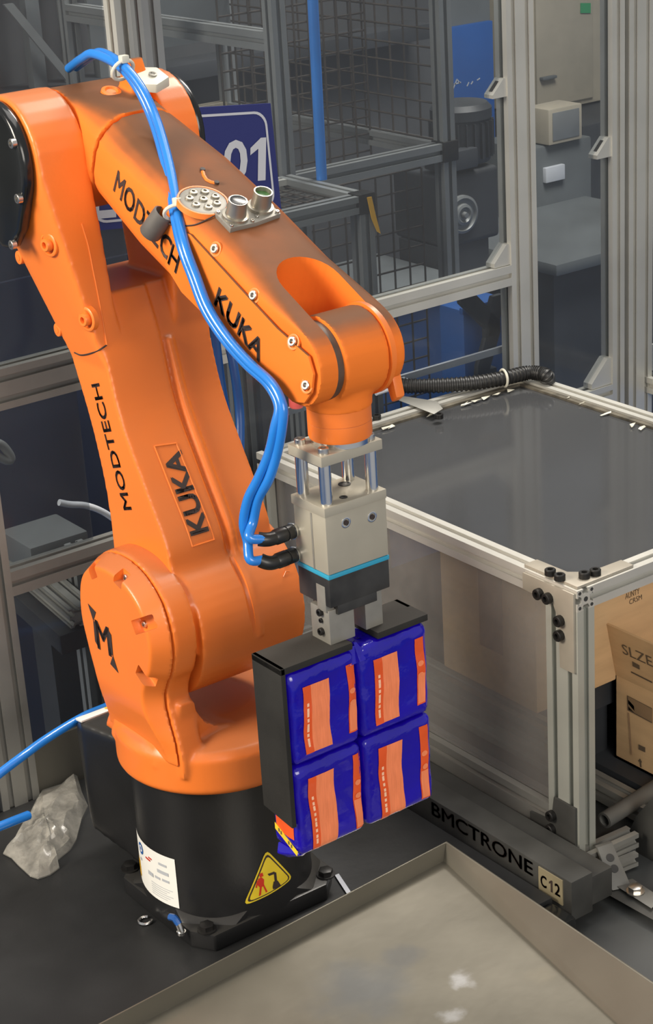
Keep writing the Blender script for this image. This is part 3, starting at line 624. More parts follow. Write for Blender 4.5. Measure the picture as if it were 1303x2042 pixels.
# ============================================================ GRIPPER under the wrist
GX, GF = -.0105, .3185
gr = thing('pneumatic_gripper', 'aluminium parallel gripper with black foam jaws, bolted under the robot wrist', 'gripper', Rw(GX, GF, .26))
def gbox(x0, x1, f0, f1, z0, z1, r=.0008): return box((RX+x0, RY-f1, z0), (RX+x1, RY-f0, z1), r)
gx0, gx1, gf0, gf1 = GX-.0405, GX+.0405, GF-.030, GF+.030
zt_, zl, zb_, zs, zh = .7183, .661, .6505, .579, .542
obj('adapter_plate', gbox(gx0, gx1, gf0, gf1, zt_-.0115, zt_), M_MILL, gr)
rod = shared('standoff', lathe([(.0068, 0), (.0068, zt_-.0115-zl)], (0, 0, 0), (0, 0, 1), 20), M_STEEL)
for x in (gx0+.010, gx1-.010):
    for f in (gf0+.009, gf1-.009):
        mobj('standoff_rod', rod, gr, Matrix.Translation(Rw(x, f, zl)))
        screw('plate_screw', Rw(x, f, zt_), (0, 0, 1), gr, M_SCREW, 1.35)
obj('lower_plate', gbox(gx0-.0005, gx1+.0015, gf0, gf1+.001, zb_, zl), M_MILL, gr)
for x, f, r in ((GX+.018, GF-.012, .0055), (GX-.006, GF+.018, .003), (gx0+.02, GF+.008, .003)):
    obj('plate_hole', lathe([(r+.0015, .0001), (r+.0015, .0006), (r, .0007), (r*.8, .0003)], Rw(x, f, zl), (0, 0, 1), 20), M_BOLT, gr)
bodyp = [(gx0+.002, gf0), (gx1, gf0), (gx1, gf1-.002), (gx0+.002, gf1-.002)]
body = obj('gripper_body', gbox(gx0+.0015, gx1+.002, gf0+.001, gf1-.0015, zs+.004, zb_), M_MILL, gr)
obj('body_groove', gbox(gx0+.0008, gx0+.0022, GF+.002, GF+.0045, zs+.004, zb_-.002, .0003), M_JAW, body)
obj('teal_seal', gbox(gx0+.001, gx1+.0025, gf0+.0005, gf1-.001, zs-.0015, zs+.0035, .0006), M_TEAL, gr)
for x, z in ((GX-.0125, .637), (GX+.0225, .6335)):
    obj('body_port', lathe([(.0062, -.001), (.0062, .0008), (.0055, .0011), (.004, .0008), (.0035, -.0005)], Rw(x, gf1-.0015, z), (0, -1, 0), 22), M_STEEL, body)
    obj('port_socket', lathe([(.003, 0), (.003, .0009)], Rw(x, gf1-.0015, z), (0, -1, 0), 14), M_PRINT, body)
obj('jaw_housing', gbox(gx0+.0015, gx1+.002, gf0+.001, gf1-.0015, zh+.002, zs-.0015, .0015), M_JAWB, gr)
obj('housing_guide', gbox(GX-.028, GX+.026, GF-.020, gf1-.004, zh-.010, zh+.002, .001), M_JAWB, gr)
jl = obj('jaw_finger', join(gbox(gx0+.003, gx0+.037, GF-.012, GF+.022, .497, zh-.004, .0012), gbox(gx0+.001, gx0+.012, GF+.004, GF+.020, zh-.006, zs-.012, .001)), M_JAW, gr)
jr = obj('jaw_finger', gbox(gx1-.026, gx1-.002, GF-.012, GF+.018, .497, zh+.001, .0012), M_JAW, gr)
for z in (.533, .523, .510): screw('jaw_screw', Rw(gx0+.0032, GF+.008, z), (-1, 0, 0), jl, M_BOLT, .95 if z != .523 else .6)
# foam lined jaw plates: top and side of each
pxL, pxR = -.122, .0785                 # outer faces
zf, fF, fB = .4945, .3525, .2965
def foam(x0, x1, wall, label, zlow):
    t = .006
    top = gbox(x0, x1, fB, fF-.001, .4895, .4975, .001)
    xa, xb = (x0, x0+t) if wall < 0 else (x1-t, x1)
    ff = fF-.001 if wall < 0 else fF-.03
    side = bevel(prism([Rw(xa, f, z) for f, z in ((fB, .4975), (ff, .4975), (ff, zlow), (fB, zlow+.006))], (xb-xa, 0, 0)), .001)
    o = obj('jaw_pad', top, M_FOAM, gr); obj('jaw_side_wall', side, M_FOAM, gr); return o
foam(pxL-.001, GX-.016, -1, 'left', .302)
foam(GX+.019, pxR+.001, 1, "right", .36)
# push-in fittings on the left side of the body
FITS = []
for k, (x, y) in enumerate(((589, 1057), (593, 1104))):
    p = rxp(x, y, gx0+.0015); ax = Vector((-1, -.05, 0)).normalized(); FITS.append(p)
    f_ = obj('push_fitting', join(lathe([(.0075, .003), (.0085, .005), (.0085, .013), (.0075, .0135), (.0075, .0145), (.0088, .0155), (.0088, .027), (.0075, .030)], p, ax, 20), tube(spline([p+ax*.024, p+ax*.034, p+ax*.041+Vector((0, .002, .002 if k else .001)), p+ax*.046+Vector((0, .006, .005 if k else .002))]), .0078, 14)), M_FIT, gr)
    obj('fitting_thread', lathe([(.0078, -.002), (.0078, .003), (.0095, .0032), (.0095, .0045), (.007, .005)], p, ax, 20), M_STEEL, f_)
# ============================================================ BISCUIT PACKS held between the jaws
def noise3(p, s): return (math.sin(p.x*s*1.3+p.z*s*.7)+math.sin(p.z*s*1.7-p.x*s*.4+1.3)+math.sin((p.x+p.z)*s*2.3+2.1)*.5)/2.5
def pack_shape(x0, x1, f0, f1, z0, z1, seed, n=22):
    """soft flow-wrapped pack: rounded box with puckered skin"""
    V = []; F = []; idx = {}
    cx_, cf_, cz_ = (x0+x1)/2, (f0+f1)/2, (z0+z1)/2; hx, hf, hz = (x1-x0)/2, (f1-f0)/2, (z1-z0)/2; r = .009
    def vid(i, j, k):
        if (i, j, k) in idx: return idx[i, j, k]
        q = Vector(((i/n*2-1)*hx, (j/8*2-1)*hf, (k/n*2-1)*hz)); inn = Vector((max(-hx+r, min(hx-r, q.x)), max(-hf+r, min(hf-r, q.y)), max(-hz+r, min(hz-r, q.z)))); d = q-inn
        if d.length > 1e-9: q = inn+d.normalized()*r
        w = Rw(cx_+q.x, cf_+q.y, cz_+q.z); e = max(abs(q.x)/hx, abs(q.z)/hz)
        a = .0009*noise3(w+Vector((seed, 0, seed)), 90)+(.0011*noise3(w+Vector((0, 0, seed)), 260) if abs(q.z)/hz > .86 else .0003*noise3(w, 300))
        w += Vector((0, -a if j == 8 else (a if j == 0 else 0), a*.8 if abs(q.z)/hz > .9 else 0))
        w.x += .0006*noise3(Vector((w.z, 0, w.y+seed)), 120) if abs(q.x)/hx > .9 else 0
        idx[i, j, k] = len(V); V.append(w); return idx[i, j, k]
    for i in range(n):
        for k in range(n):
            F.append((vid(i, 8, k), vid(i+1, 8, k), vid(i+1, 8, k+1), vid(i, 8, k+1))); F.append((vid(i, 0, k), vid(i, 0, k+1), vid(i+1, 0, k+1), vid(i+1, 0, k)))
    for j in range(8):
        for k in range(n):
            F.append((vid(0, j, k), vid(0, j+1, k), vid(0, j+1, k+1), vid(0, j, k+1))); F.append((vid(n, j, k), vid(n, j, k+1), vid(n, j+1, k+1), vid(n, j+1, k)))
        for i in range(n):
            F.append((vid(i, j, 0), vid(i+1, j, 0), vid(i+1, j+1, 0), vid(i, j+1, 0))); F.append((vid(i, j, n), vid(i, j+1, n), vid(i+1, j+1, n), vid(i+1, j, n)))
    return V, F
def strip_on(name, tree, x0, x1, z0, z1, m, parent, nx=6, nz=24, wob=.0012, seed=0., lift=.0006):
    V = []; F = []
    for k in range(nz+1):
        for i in range(nx+1):
            z = z0+(z1-z0)*k/nz; x = x0+(x1-x0)*i/nx+wob*math.sin(z*70+seed)
            h = tree.ray_cast(Rw(x, .45, z), Vector((0, 1, 0)), .3)[0]
            V.append((h+Vector((0, -lift, 0))) if h else Rw(x, fF, z))
    for k in range(nz):
        for i in range(nx): q = k*(nx+1)+i; F.append((q, q+1, q+nx+2, q+nx+1))
    return obj(name, (V, F), m, parent, 60)
xm = -.0225; zm = .3745; zb0, zt0 = .2615, .4885; fb_ = .302
names = {(0, 1): 'blue biscuit pack with orange strips, upper one against the black side wall of the jaw', (1, 1): 'blue biscuit pack with orange strips, upper one farther from the orange robot column', (0, 0): 'blue biscuit pack with orange strips and a yellow band, lower one with a crumpled tail', (1, 0): 'blue biscuit pack with orange strips, lower one nearest the aluminium guard box'}
for c_ in (0, 1):
    for r_ in (0, 1):
        x0 = (pxL+.0055 if c_ == 0 and r_ == 1 else pxL+.0055) if c_ == 0 else xm+.0008; x1 = xm-.0008 if c_ == 0 else pxR-.001
        z0, z1 = (zm+.0006, zt0) if r_ else (zb0, zm-.0006)
        pk = thing('biscuit_pack', names[c_, r_], 'pack', Rw((x0+x1)/2, fF-.025, z0), 'biscuit packs held in the gripper')
        wp = obj('wrapper', pack_shape(x0, x1, fb_, fF+.001, z0, z1, c_*3.1+r_*5.7), M_BLUEP, pk, 50); t_ = bvh(wp); wdt = x1-x0
        za = z0+(.012 if r_ else .002); zc = z1-(.020 if r_ else .017)
        xa, xb = x0+wdt*(.185 if c_ == 0 else .20), x0+wdt*(.565 if c_ == 0 else .54)
        s_ = strip_on('orange_panel', t_, xa, xb, za, zc, M_ORL, wp, seed=c_+r_)
        strip_on('panel_edge', t_, xa, xa+wdt*.115, za, zc, M_ORF, wp, 2, 24, seed=c_+r_, lift=.0010)
        for i in range(9):                                      # fine vertical print, too small to read
            zz = za+(zc-za)*(.10+i*.075); strip_on('panel_print', t_, xa+wdt*.045, xa+wdt*.075, zz, zz+(.004 if i % 3 else .006), M_WPRINT, wp, 1, 2, wob=.0012, seed=c_+r_, lift=.0013)
        nb = strip_on('narrow_strip', t_, x0+wdt*(.835 if c_ == 0 else .80), x0+wdt*(.965 if c_ == 0 else .925), za+.004, zc+.006, M_ORF, wp, 3, 24, seed=2+c_)
        strip_on('strip_pale', t_, x0+wdt*(.845 if c_ == 0 else .81), x0+wdt*(.955 if c_ == 0 else .915), za+.006, za+.042, M_ORL, wp, 3, 8, seed=2+c_, lift=.0011)
        for q in (.5, .68):
            cz_ = za+(zc-za)*q; xx = x0+wdt*(.90 if c_ == 0 else .862); P = []
            for i in range(10): a = i*.628; h = t_.ray_cast(Rw(xx+.0042*math.cos(a), .45, cz_+.0036*math.sin(a)), Vector((0, 1, 0)), .3)[0]; P.append((h or Rw(xx, fF, cz_))+Vector((0, -.0012, 0)))
            obj('strip_emblem', poly(P), M_ORL, wp, 0)
        if c_ == 0:                                             # the pack's end face, seen past the jaw wall
            V = []; zs0, zs1 = (z0+.02, z1-.012) if not r_ else (z0+.006, z1-.016)
            for k_ in range(13):
                for i in range(5):
                    f = fF-.008-(i/4)*.034; z = zs0+(zs1-zs0)*k_/12; h = t_.ray_cast(Rw(-.2, f, z), XD, .3)[0]; V.append((h or Rw(x0, f, z))+Vector((-.0007, 0, 0)))
            obj('end_panel', (V, [(k_*5+i, k_*5+i+1, k_*5+i+6, k_*5+i+5) for k_ in range(12) for i in range(4)]), M_ORF, wp, 60)
        # crimped seal at the ends of the pack
        zz = z1-.001 if r_ else z0+.001
        P = []; Q = []
        for i in range(25):
            x = x0+.006+(wdt-.012)*i/24; y_ = .0012*math.sin(i*1.9+c_)
            P.append(Rw(x, fF-.026+y_, zz)); Q.append(Rw(x, fF-.020+y_*2+.002, zz+(.0015 if r_ else -.004)+.001*math.sin(i*2.7)))
        obj('end_seal', (P+Q+[p+Vector((0, .0006, 0)) for p in P+Q], [(i, i+1, i+26, i+25) for i in range(24)]+[(50+i+1, 50+i, 50+i+25, 50+i+26) for i in range(24)]), M_BLUEP, wp, 60)
        if c_ == 0 and not r_:
            bl_ = [Rw(x0-.0012, f, z) for f, z in ((fF-.044, .289), (fF-.002, .2695), (fF-.004, .2635), (fF-.044, .281))]
            obj('yellow_band', hull(bl_+[p+Vector((.0006, 0, 0)) for p in bl_]), M_YEL, wp, 0)
            for i, (f, z) in enumerate(((fF-.036, .2828), (fF-.032, .281), (fF-.018, .2742), (fF-.013, .2722))):
                obj('band_print', hull([Rw(x0-.0016, f+a, z+b) for a in (-.0012, .0012) for b in (-.0022, .0022)]+[Rw(x0-.0012, f, z)]), M_INK, wp, 0)
            obj('loose_tail', hull([Rw(x0+.002, fF-.045, .2625), Rw(x0+.004, fF-.004, .2625), Rw(x0+.03, fF-.01, .263), Rw(x0-.003, fF-.042, .250), Rw(x0+.004, fF-.030, .247), Rw(x0+.012, fF-.012, .254)], .0015), M_BLUEP, wp, 60)
        if r_:                                                  # wrapper fin standing up in the gap between the pads
            if c_ == 0:
                fin = [Rw(xm-.010+.020*i/10+.0, fF-.004-.004*math.sin(i*1.3), z1-.004+(.010*math.sin(math.pi*i/10)+.0015*math.sin(i*3))) for i in range(11)]
                low = [Rw(xm-.014+.028*i/10, fF+.0012, z1-.016) for i in range(11)]
                bk = [p+Vector((0, .006, -.002)) for p in fin]
                obj('wrapper_fin', (low+fin+bk, [(i, i+1, i+12, i+11) for i in range(10)]+[(11+i, 12+i, 23+i, 22+i) for i in range(10)]), M_BLUEP, wp, 60)
# ============================================================ HOSES
def on_arm(x, y, lift=.006):
    p = near(x, y)
    return p+(CAM-p).normalized()*.0+ (ND*lift if p else 0) if p else None
P0 = [rxp(168, 122, .0)+Vector((0, .03, -.012)), rxp(172, 118, -.01), rxp(196, 109, -.01)]
arm_px = [((240, 138), -.012), ((276, 182), -.012), ((305, 243), -.014), ((326, 312), -.027), ((342, 385), -.045), ((350, 437), -.058), ((364, 500), -.070), ((386, 560), -.072), ((410, 622), -.074), ((448, 681), -.074), ((493, 732), -.074), ((536, 772), -.076), ((557, 815), -.078)]
def hose(off, tail, name, label, gp, r=.0054):
    pts = [p+Vector((off, 0, abs(off)*.3)) for p in P0]+[rxp(x+off*700, y-off*150, X)+Vector((0, -.003, .004)) for (x, y), X in arm_px]+tail
    return tag(obj(name, tube(spline(pts, 7), r, 12), M_HOSE), label, 'hose', gp)
f0, f1 = FITS
e0 = f0+Vector((-.047, -.001, .003)); e1 = f1+Vector((-.048, .002, .006))
t0 = [rxp(563, 850, -.080), rxp(553, 903, -.082), rxp(537, 955, -.088), rxp(515, 995, -.092), rxp(505, 1040, -.096), e0+Vector((-.010, .005, .004)), e0+Vector((.006, -.001, -.001))]
t1 = [rxp(549, 850, -.084), rxp(537, 903, -.087), rxp(515, 955, -.094), rxp(495, 995, -.100), rxp(486, 1043, -.103), rxp(494, 1080, -.102), e1+Vector((-.010, .003, .003)), e1+Vector((.006, -.001, -.001))]
hose(.0052, t0, 'air_hose', 'bright blue air hose along the forearm, ending at the upper gripper fitting', 'blue air hoses along the forearm')
hose(-.0052, t1, 'air_hose', 'bright blue air hose along the forearm, ending at the lower gripper fitting', 'blue air hoses along the forearm')
def cable_tie(name, x, y, X, axis, r, label):
    c_ = rxp(x, y, X)+Vector((0, -.003, .004)); xx, yy, zz = frame_of(axis)
    ring_ = [c_+xx*(r*math.cos(t*.3142))+yy*(r*math.sin(t*.3142)) for t in range(21)]
    t_ = thing(name, label, 'cable tie', c_)
    obj('strap', tube(ring_, .0022, 8), M_TIE, t_); h_ = c_+Vector((0, -r*.35, r*.9)); obj('head', hull([h_+Vector((a, b, c2)) for a in (-.005, .005) for b in (-.0045, .0045) for c2 in (-.004, .005)], .0015), M_TIE, t_)
    return t_
d1 = (rxp(276, 182, -.012)-rxp(240, 138, -.012)); cable_tie('cable_tie', 243, 146, -.012, d1, .0135, 'white cable tie round the blue hoses at the elbow, beside the white mount')
d2 = (rxp(364, 500, -.07)-rxp(342, 385, -.045)); cable_tie('cable_tie', 350, 430, -.057, d2, .0135, 'white cable tie round the blue hoses, beside the hanging grey dust cap')
mb = near(285, 170); mnt = thing('hose_mount', 'white nylon hose mount on top of the robot elbow', 'mount', mb)
obj('mount_plate', hull([mb+UD*a+XD*b+ND*c_ for a, b, c_ in ((-.026, .004, 0), (-.014, .028, 0), (.012, .030, 0), (.022, .006, 0), (.010, -.016, 0), (-.022, -.014, 0), (-.024, .004, .011), (-.013, .026, .013), (.011, .028, .013), (.020, .006, .011), (.009, -.014, .009), (-.020, -.012, .009))], .002), M_TIE, mnt)
obj('mount_screw', lathe([(.005, .009), (.005, .0135), (.003, .014), (.002, .0125)], mb+XD*.012, ND, 16), M_JAW, mnt)
# hoses hanging behind the link
def hang(px, X, label, m=M_HOSED, r=.0062, g='blue hoses hanging behind the robot link'):
    return tag(obj('air_hose', tube(spline([rxp(x, y, X+dx) for x, y, dx in px], 7), r, 10), m), label, 'hose', g)
hang([(395, 520, .02), (412, 585, .02), (427, 655, .02), (433, 700, .02), (442, 770, .02), (456, 850, .02), (470, 930, .0)], .12, 'blue hose hanging behind the robot link, the one nearer the link')
hang([(420, 560, .02), (445, 640, .02), (460, 700, .02), (470, 755, .02), (478, 820, .02), (479, 880, .01), (477, 935, 0)], .135, 'blue hose hanging behind the robot link, the one nearer the gripper hoses')
tag(obj('blue_hose', tube(spline([(lambda q: q)(yp(x, y, Y)) for x, y, Y in ((300, 1350, .30), (232, 1400, .27), (165, 1430, .24), (95, 1472, .22), (45, 1508, .2), (0, 1542, .19), (-60, 1590, .18))], 7), .0062, 10), M_HOSE), 'blue hose crossing in front of the left fence post, upper one, leading behind the robot', 'hose')
# polythene bag and its hose
tag(obj('blue_hose', tube(spline([yp(x, y, Y) for x, y, Y in ((-50, 1668, .12), (0, 1648, .13), (30, 1636, .14), (56, 1626, .15))], 6), .0062, 10), M_HOSE), 'blue hose at the left edge running into the crumpled polythene bag', 'hose')
def bag():
    out = [(6, 1700), (22, 1708), (35, 1722), (60, 1745), (76, 1750), (100, 1742), (118, 1728), (113, 1714), (140, 1692), (152, 1672), (163, 1630), (175, 1605), (163, 1578), (154, 1546), (122, 1562), (84, 1574), (70, 1600), (52, 1634), (40, 1662), (22, 1682)]
    P = [zp(x, y, .004) for x, y in out]; 
    top = {154: .0}
    cx_ = sum((p for p in P), Vector())/len(P); V = []; F = []; n = len(P)*2; ringp = []
    for i in range(len(P)): ringp += [P[i], P[i].lerp(P[(i+1) % len(P)], .5)]
    K = 10
    for k in range(K+1):
        t = k/K
        for i, p in enumerate(ringp):
            q = p.lerp(cx_, t); z = .003+.026*math.sqrt(t)+(.004*math.sin(i*.55+k*.8)+.003*math.sin(i*1.3-k*1.1))*(t > 0)*(1-t*.8)
            V.append(Vector((q.x, q.y, max(.002, z))))
    for k in range(K):
        for i in range(n): j = (i+1) % n; F.append((k*n+i, k*n+j, (k+1)*n+j, (k+1)*n+i))
    m0 = len(V)
    for p in ringp: V.append(Vector((p.x, p.y, .0012)))
    for i in range(n): j = (i+1) % n; F.append((m0+j, m0+i, i, j))
    return tag(obj('polythene_bag', (V, F), M_BAG, None, 22), 'crumpled clear polythene bag lying on the black table, left of the robot base', 'bag')
bag()
w_ = zp(290, 1838, .0005)
tag(obj('lock_washer', tube([w_+Vector((.0085*math.cos(t*.3), .0085*math.sin(t*.3), .002)) for t in range(2, 20)], .002, 8), M_STEEL), 'loose spring washer lying on the black table by the robot base', 'washer')
rb = zp(686, 1773, .0); tag(obj('steel_strip', hull([zp(x, y, z) for x, y in ((668, 1745), (676, 1742), (700, 1778), (692, 1782)) for z in (.0008, .003)]), M_STRIP), 'short pale strip on the black table between robot base and tray', 'strip')
# ============================================================ GUARD BOX beside the robot
gb = thing('guard_box', 'aluminium profile guard box with a grey lid and clear side panel, right of the robot', 'guard box', (.70, .14, 0))
BX0, BX1, BY0, BY1, BZ = .428, .985, -.224, .50, .383
obj('deck_plate', box((.416, -.224, -.06), (1.02, .53, -.031)), M_SLATE, tb)
extrusion('post', (BX0+.015, BY0+.03, -.031), (BX0+.015, BY0+.03, BZ-.03), .06, .03, (0, 1, 0), gb, M_ALUG)
extrusion('post', (BX0+.015, BY1-.015, -.031), (BX0+.015, BY1-.015, BZ-.03), .03, .03, (0, 1, 0), gb, M_ALUG)
extrusion('post', (BX1-.015, BY1-.015, -.031), (BX1-.015, BY1-.015, BZ-.03), .03, .03, (0, 1, 0), gb, M_ALUG)
extrusion('post', (BX1-.015, BY0+.015, -.031), (BX1-.015, BY0+.015, BZ-.03), .03, .03, (0, 1, 0), gb, M_ALUG)
zr = BZ-.015
extrusion('top_rail', (BX0+.015, BY0, zr), (BX0+.015, BY1, zr), .03, .03, (1, 0, 0), gb)
extrusion('top_rail', (BX0+.03, BY0+.015, zr), (BX1, BY0+.015, zr), .03, .03, (0, 1, 0), gb)
extrusion('top_rail', (BX0+.03, BY1-.015, zr), (BX1, BY1-.015, zr), .03, .03, (0, 1, 0), gb)
extrusion('top_rail', (BX1-.015, BY0+.03, zr), (BX1-.015, BY1-.03, zr), .03, .03, (1, 0, 0), gb)
# hollow bores seen on the end of the left top rail
for dx, dz, r in ((0, 0, .0035), (-.0105, .0105, .0025), (.0105, .0105, .0025), (-.0105, -.0105, .0025), (.0105, -.0105, .0025)):
    obj('rail_bore', lathe([(r, 0), (r, .0004)], (BX0+.015+dx, BY0-.0001, zr+dz), (0, -1, 0), 12), M_SLOT, gb)
extrusion('bottom_rail', (BX0+.015, BY0+.06, .0125), (BX0+.015, BY1-.03, .0125), .060, .03, (0, 0, 1), gb, M_ALUD)
obj('lid', box((BX0+.029, BY0+.029, BZ-.012), (BX1-.029, BY1-.029, BZ-.008)), M_LID, gb)
obj('lid_gasket', join(box((BX0+.03, BY1-.040, BZ-.0079), (BX1-.03, BY1-.030, BZ-.004)), box((BX1-.040, BY0+.03, BZ-.0079), (BX1-.030, BY1-.04, BZ-.004))), mat('gasket', (.10, .088, .065), .8, 0, .5, 40), gb)
for i in range(14):
    t = random.random(); p = zp(*((760+t*315, 858-t*95) if i < 9 else (1080+t*223, 775+t*88)), BZ-.006)
    obj('sealant_bead', hull([p+Vector((random.uniform(-.012, .012), random.uniform(-.005, .005), random.uniform(0, .004))) for _ in range(7)]), M_TIE, gb)
obj('side_panel', box((BX0+.013, BY0+.055, .042), (BX0+.017, BY1-.025, BZ-.026)), M_PANE2, gb)
fl_ = [xp(x, y, BX0+.024) for x, y in ((840, 1430), (880, 1452), (940, 1496), (990, 1530), (1008, 1540), (1016, 1566), (1036, 1588), (1090, 1622), (1060, 1618), (960, 1556), (840, 1480))]
obj('torn_film', prism(fl_, (.0012, 0, 0)), mat('torn_film', (.20, .20, .205), .5, 0, .2, 30), gb, 0)
def bolt_at(p, ax, par, s=1.7): screw('cap_bolt', p, ax, par, M_BOLT, s)
# L shaped joining plates
zt2 = BZ
tpz = obj('corner_plate', bevel(prism([Vector((x, y, zt2)) for x, y in ((BX0+.004, BY0+.004), (BX0+.105, BY0+.004), (BX0+.105, BY0+.027), (BX0+.048, BY0+.028), (BX0+.028, BY0+.048), (BX0+.027, BY0+.105), (BX0+.004, BY0+.105))], (0, 0, .004)), .0008), M_PLATE, gb)
for x, y in ((1098, 1146), (1117, 1156), (1166, 1152), (1188, 1146)): bolt_at(zp(x, y, BZ+.004), (0, 0, 1), tpz)
spz = obj('corner_plate', bevel(prism([Vector((BX0, y, z)) for y, z in ((BY0+.003, BZ-.004), (BY0+.10, BZ-.004), (BY0+.10, BZ-.028), (BY0+.042, BZ-.030), (BY0+.032, BZ-.05), (BY0+.030, BZ-.118), (BY0+.003, BZ-.118))], (-.004, 0, 0)), .0008), M_PLATE, gb)
for x, y in ((1078, 1183), (1096, 1192), (1119, 1237), (1119, 1266)): bolt_at(xp(x, y, BX0-.004), (-1, 0, 0), spz)
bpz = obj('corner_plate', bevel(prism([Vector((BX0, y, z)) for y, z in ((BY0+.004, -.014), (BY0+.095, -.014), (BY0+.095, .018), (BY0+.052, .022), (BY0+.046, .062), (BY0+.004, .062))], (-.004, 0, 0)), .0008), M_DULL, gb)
for x, y in ((1103, 1625), (1102, 1652), (1080, 1664)): bolt_at(xp(x, y, BX0-.004), (-1, 0, 0), bpz)
for x, y in ((752, 832), (876, 830), (1087, 748)): bolt_at(zp(x, y+4, BZ), (0, 0, 1), gb, 1.6)
pl_ = obj('hinge_plate', hull([zp(x, y, z) for x, y in ((792, 797), (806, 790), (872, 800), (884, 815), (866, 826)) for z in (BZ+.001, BZ+.004)], .001), M_ALUD, gb)
extrusion('inner_rail', (.575, -.75, -.010), (.575, .45, -.010), .028, .028, (1, 0, 0), gb, M_ALUD)
# conveyor bed, cartons
cv = thing('roller_bed', 'dark conveyor bed inside the guard box under the cartons', 'conveyor', (.75, .1, 0))
obj('bed_plate', box((.60, -.75, -.006), (.97, .45, .006)), M_DARK, cv)
obj('bed_frame', join(box((.62, -.70, -.031), (.66, .42, -.006)), box((.92, -.70, -.031), (.96, .42, -.006))), M_DARK, cv)
obj('upper_shelf', box((.49, -.075, .090), (.97, .45, .133)), M_DARK, cv)
obj('shelf_support', box((.60, -.06, .006), (.64, .44, .09)), M_DARK, cv); obj('shelf_support', box((.92, -.06, .006), (.96, .44, .09)), M_DARK, cv)
extrusion('side_rail', (.468, -.13, .118), (.468, .44, .118), .03, .03, (1, 0, 0), cv, M_ALUD)
def carton(name, lo, hi, label, m=M_CARD):
    c_ = thing(name, label, 'carton', ((lo[0]+hi[0])/2, (lo[1]+hi[1])/2, lo[2])); return c_
big = carton('carton', (.475, -.10, .134), (.93, .115, .342), 'large closed brown carton behind the clear side panel of the guard box')
bgb = obj('carton_body', box((.478, -.088, .134), (.93, .115, .340), .003), M_CARD, big)
obj('carton_tape', box((.4772, -.02, .20), (.478, .03, .3405), .0001), M_CARDD, big)
obj('top_flap', hull([Vector(q) for q in ((.478, -.087, .340), (.70, -.087, .340), (.478, .114, .340), (.70, .114, .340), (.478, -.087, .3425), (.70, -.087, .3425), (.478, .114, .3425), (.70, .114, .3425))]), M_CARDD, big)
for s, (xa, ya), (xb, yb), h in (('AUNTY', (1248, 1190), (1276, 1178), .009), ('CRSM', (1256, 1201), (1281, 1190), .008)):
    a = yp(xa, ya, -.0886); b = yp(xb, yb, -.0886); obj('carton_print', place2(text_geo(s), (a+b)/2, (b-a), (0, 0, 1), (b-a).length, h), M_INK, bgb, 0)
CX = .63
opn = thing('open_carton', 'open brown carton with a raised flap, at the right edge beside the guard box post', 'carton', (CX+.1, -.25, .0065))
z_f = .147
L_ = xp(1226, 1347, CX).y; L_ -= .0
zc0 = .0068; zc1 = xp(1226, 1345, CX).z
opb = obj('carton_body', join(box((CX, -.46, zc0), (CX+.004, L_, zc1)), box((CX+.24, -.46, zc0), (CX+.244, L_, zc1)), box((CX, L_-.004, zc0), (CX+.244, L_, zc1)), box((CX, -.464, zc0), (CX+.244, -.46, zc1)), box((CX, -.46, zc0), (CX+.244, L_, zc0+.004))), M_CARD, opn)
fa = xp(1200, 1240, CX-.018); 
flp = [Vector((CX, L_-.001, zc1)), Vector((CX, -.46, zc1)), Vector((CX-.018, -.475, fa.z)), Vector((CX-.018, fa.y, fa.z))]
fpl = obj('raised_flap', hull(flp+[p+Vector((.003, 0, .001)) for p in flp]), M_CARD, opn)
flp2 = [Vector((CX+.0, L_-.001, zc1)), Vector((CX+.24, L_-.001, zc1)), Vector((CX+.24, L_+.003, fa.z+.01)), Vector((CX-.012, L_+.004, fa.z+.008))]
obj('rear_flap', hull(flp2+[p+Vector((0, .003, 0)) for p in flp2]), M_CARDD, opn)
ftree = bvh(fpl); btree = bvh(opb)
def ctext(s, a, b, h, tree, par, m=M_INK):
    A = tree.ray_cast(CAM, ray(*a), 6)[0]; B = tree.ray_cast(CAM, ray(*b), 6)[0]
    if A and B: obj('carton_print', project(place2(text_geo(s), (A+B)/2-Vector((.02, 0, 0)), Vector((0, A.y*0-1, 0)), (0, 0, 1), abs(A.y-B.y), h), tree, (1, 0, 0), .0008), m, par, 0)
ctext('SLZE', (1242, 1293), (1302, 1320), .017, ftree, fpl)
def quad_on(tree, px, par, m, name='carton_print'):
    P = [tree.ray_cast(CAM, ray(*q), 6)[0] for q in px]
    if all(P): obj(name, poly([p-Vector((.0009, 0, 0)) for p in P]), m, par, 0)
quad_on(ftree, [(1262, 1318), (1276, 1326), (1277, 1335), (1263, 1328)], fpl, M_INK)
quad_on(ftree, [(1260, 1338), (1302, 1359), (1302, 1362), (1260, 1341)], fpl, M_INK)
band = mat('carton_band', (.30, .19, .10), .8)
quad_on(btree, [(1252, 1386), (1302, 1412), (1302, 1442), (1253, 1416)], opb, M_INK, 'print_band')
quad_on(btree, [(1254, 1388), (1302, 1413.5), (1302, 1440), (1255, 1414.5)], opb, band, 'print_band')
quad_on(btree, [(1275, 1484), (1288, 1490), (1288, 1500), (1275, 1494)], opb, M_INK)
quad_on(btree, [(1278, 1512), (1282, 1520), (1280, 1520), (1281, 1530), (1278, 1529), (1277, 1519), (1274, 1517)], opb, M_INK)
quad_on(btree, [(1253, 1420), (1256, 1421.5), (1262, 1506), (1259, 1504)], opb, M_CARDD)
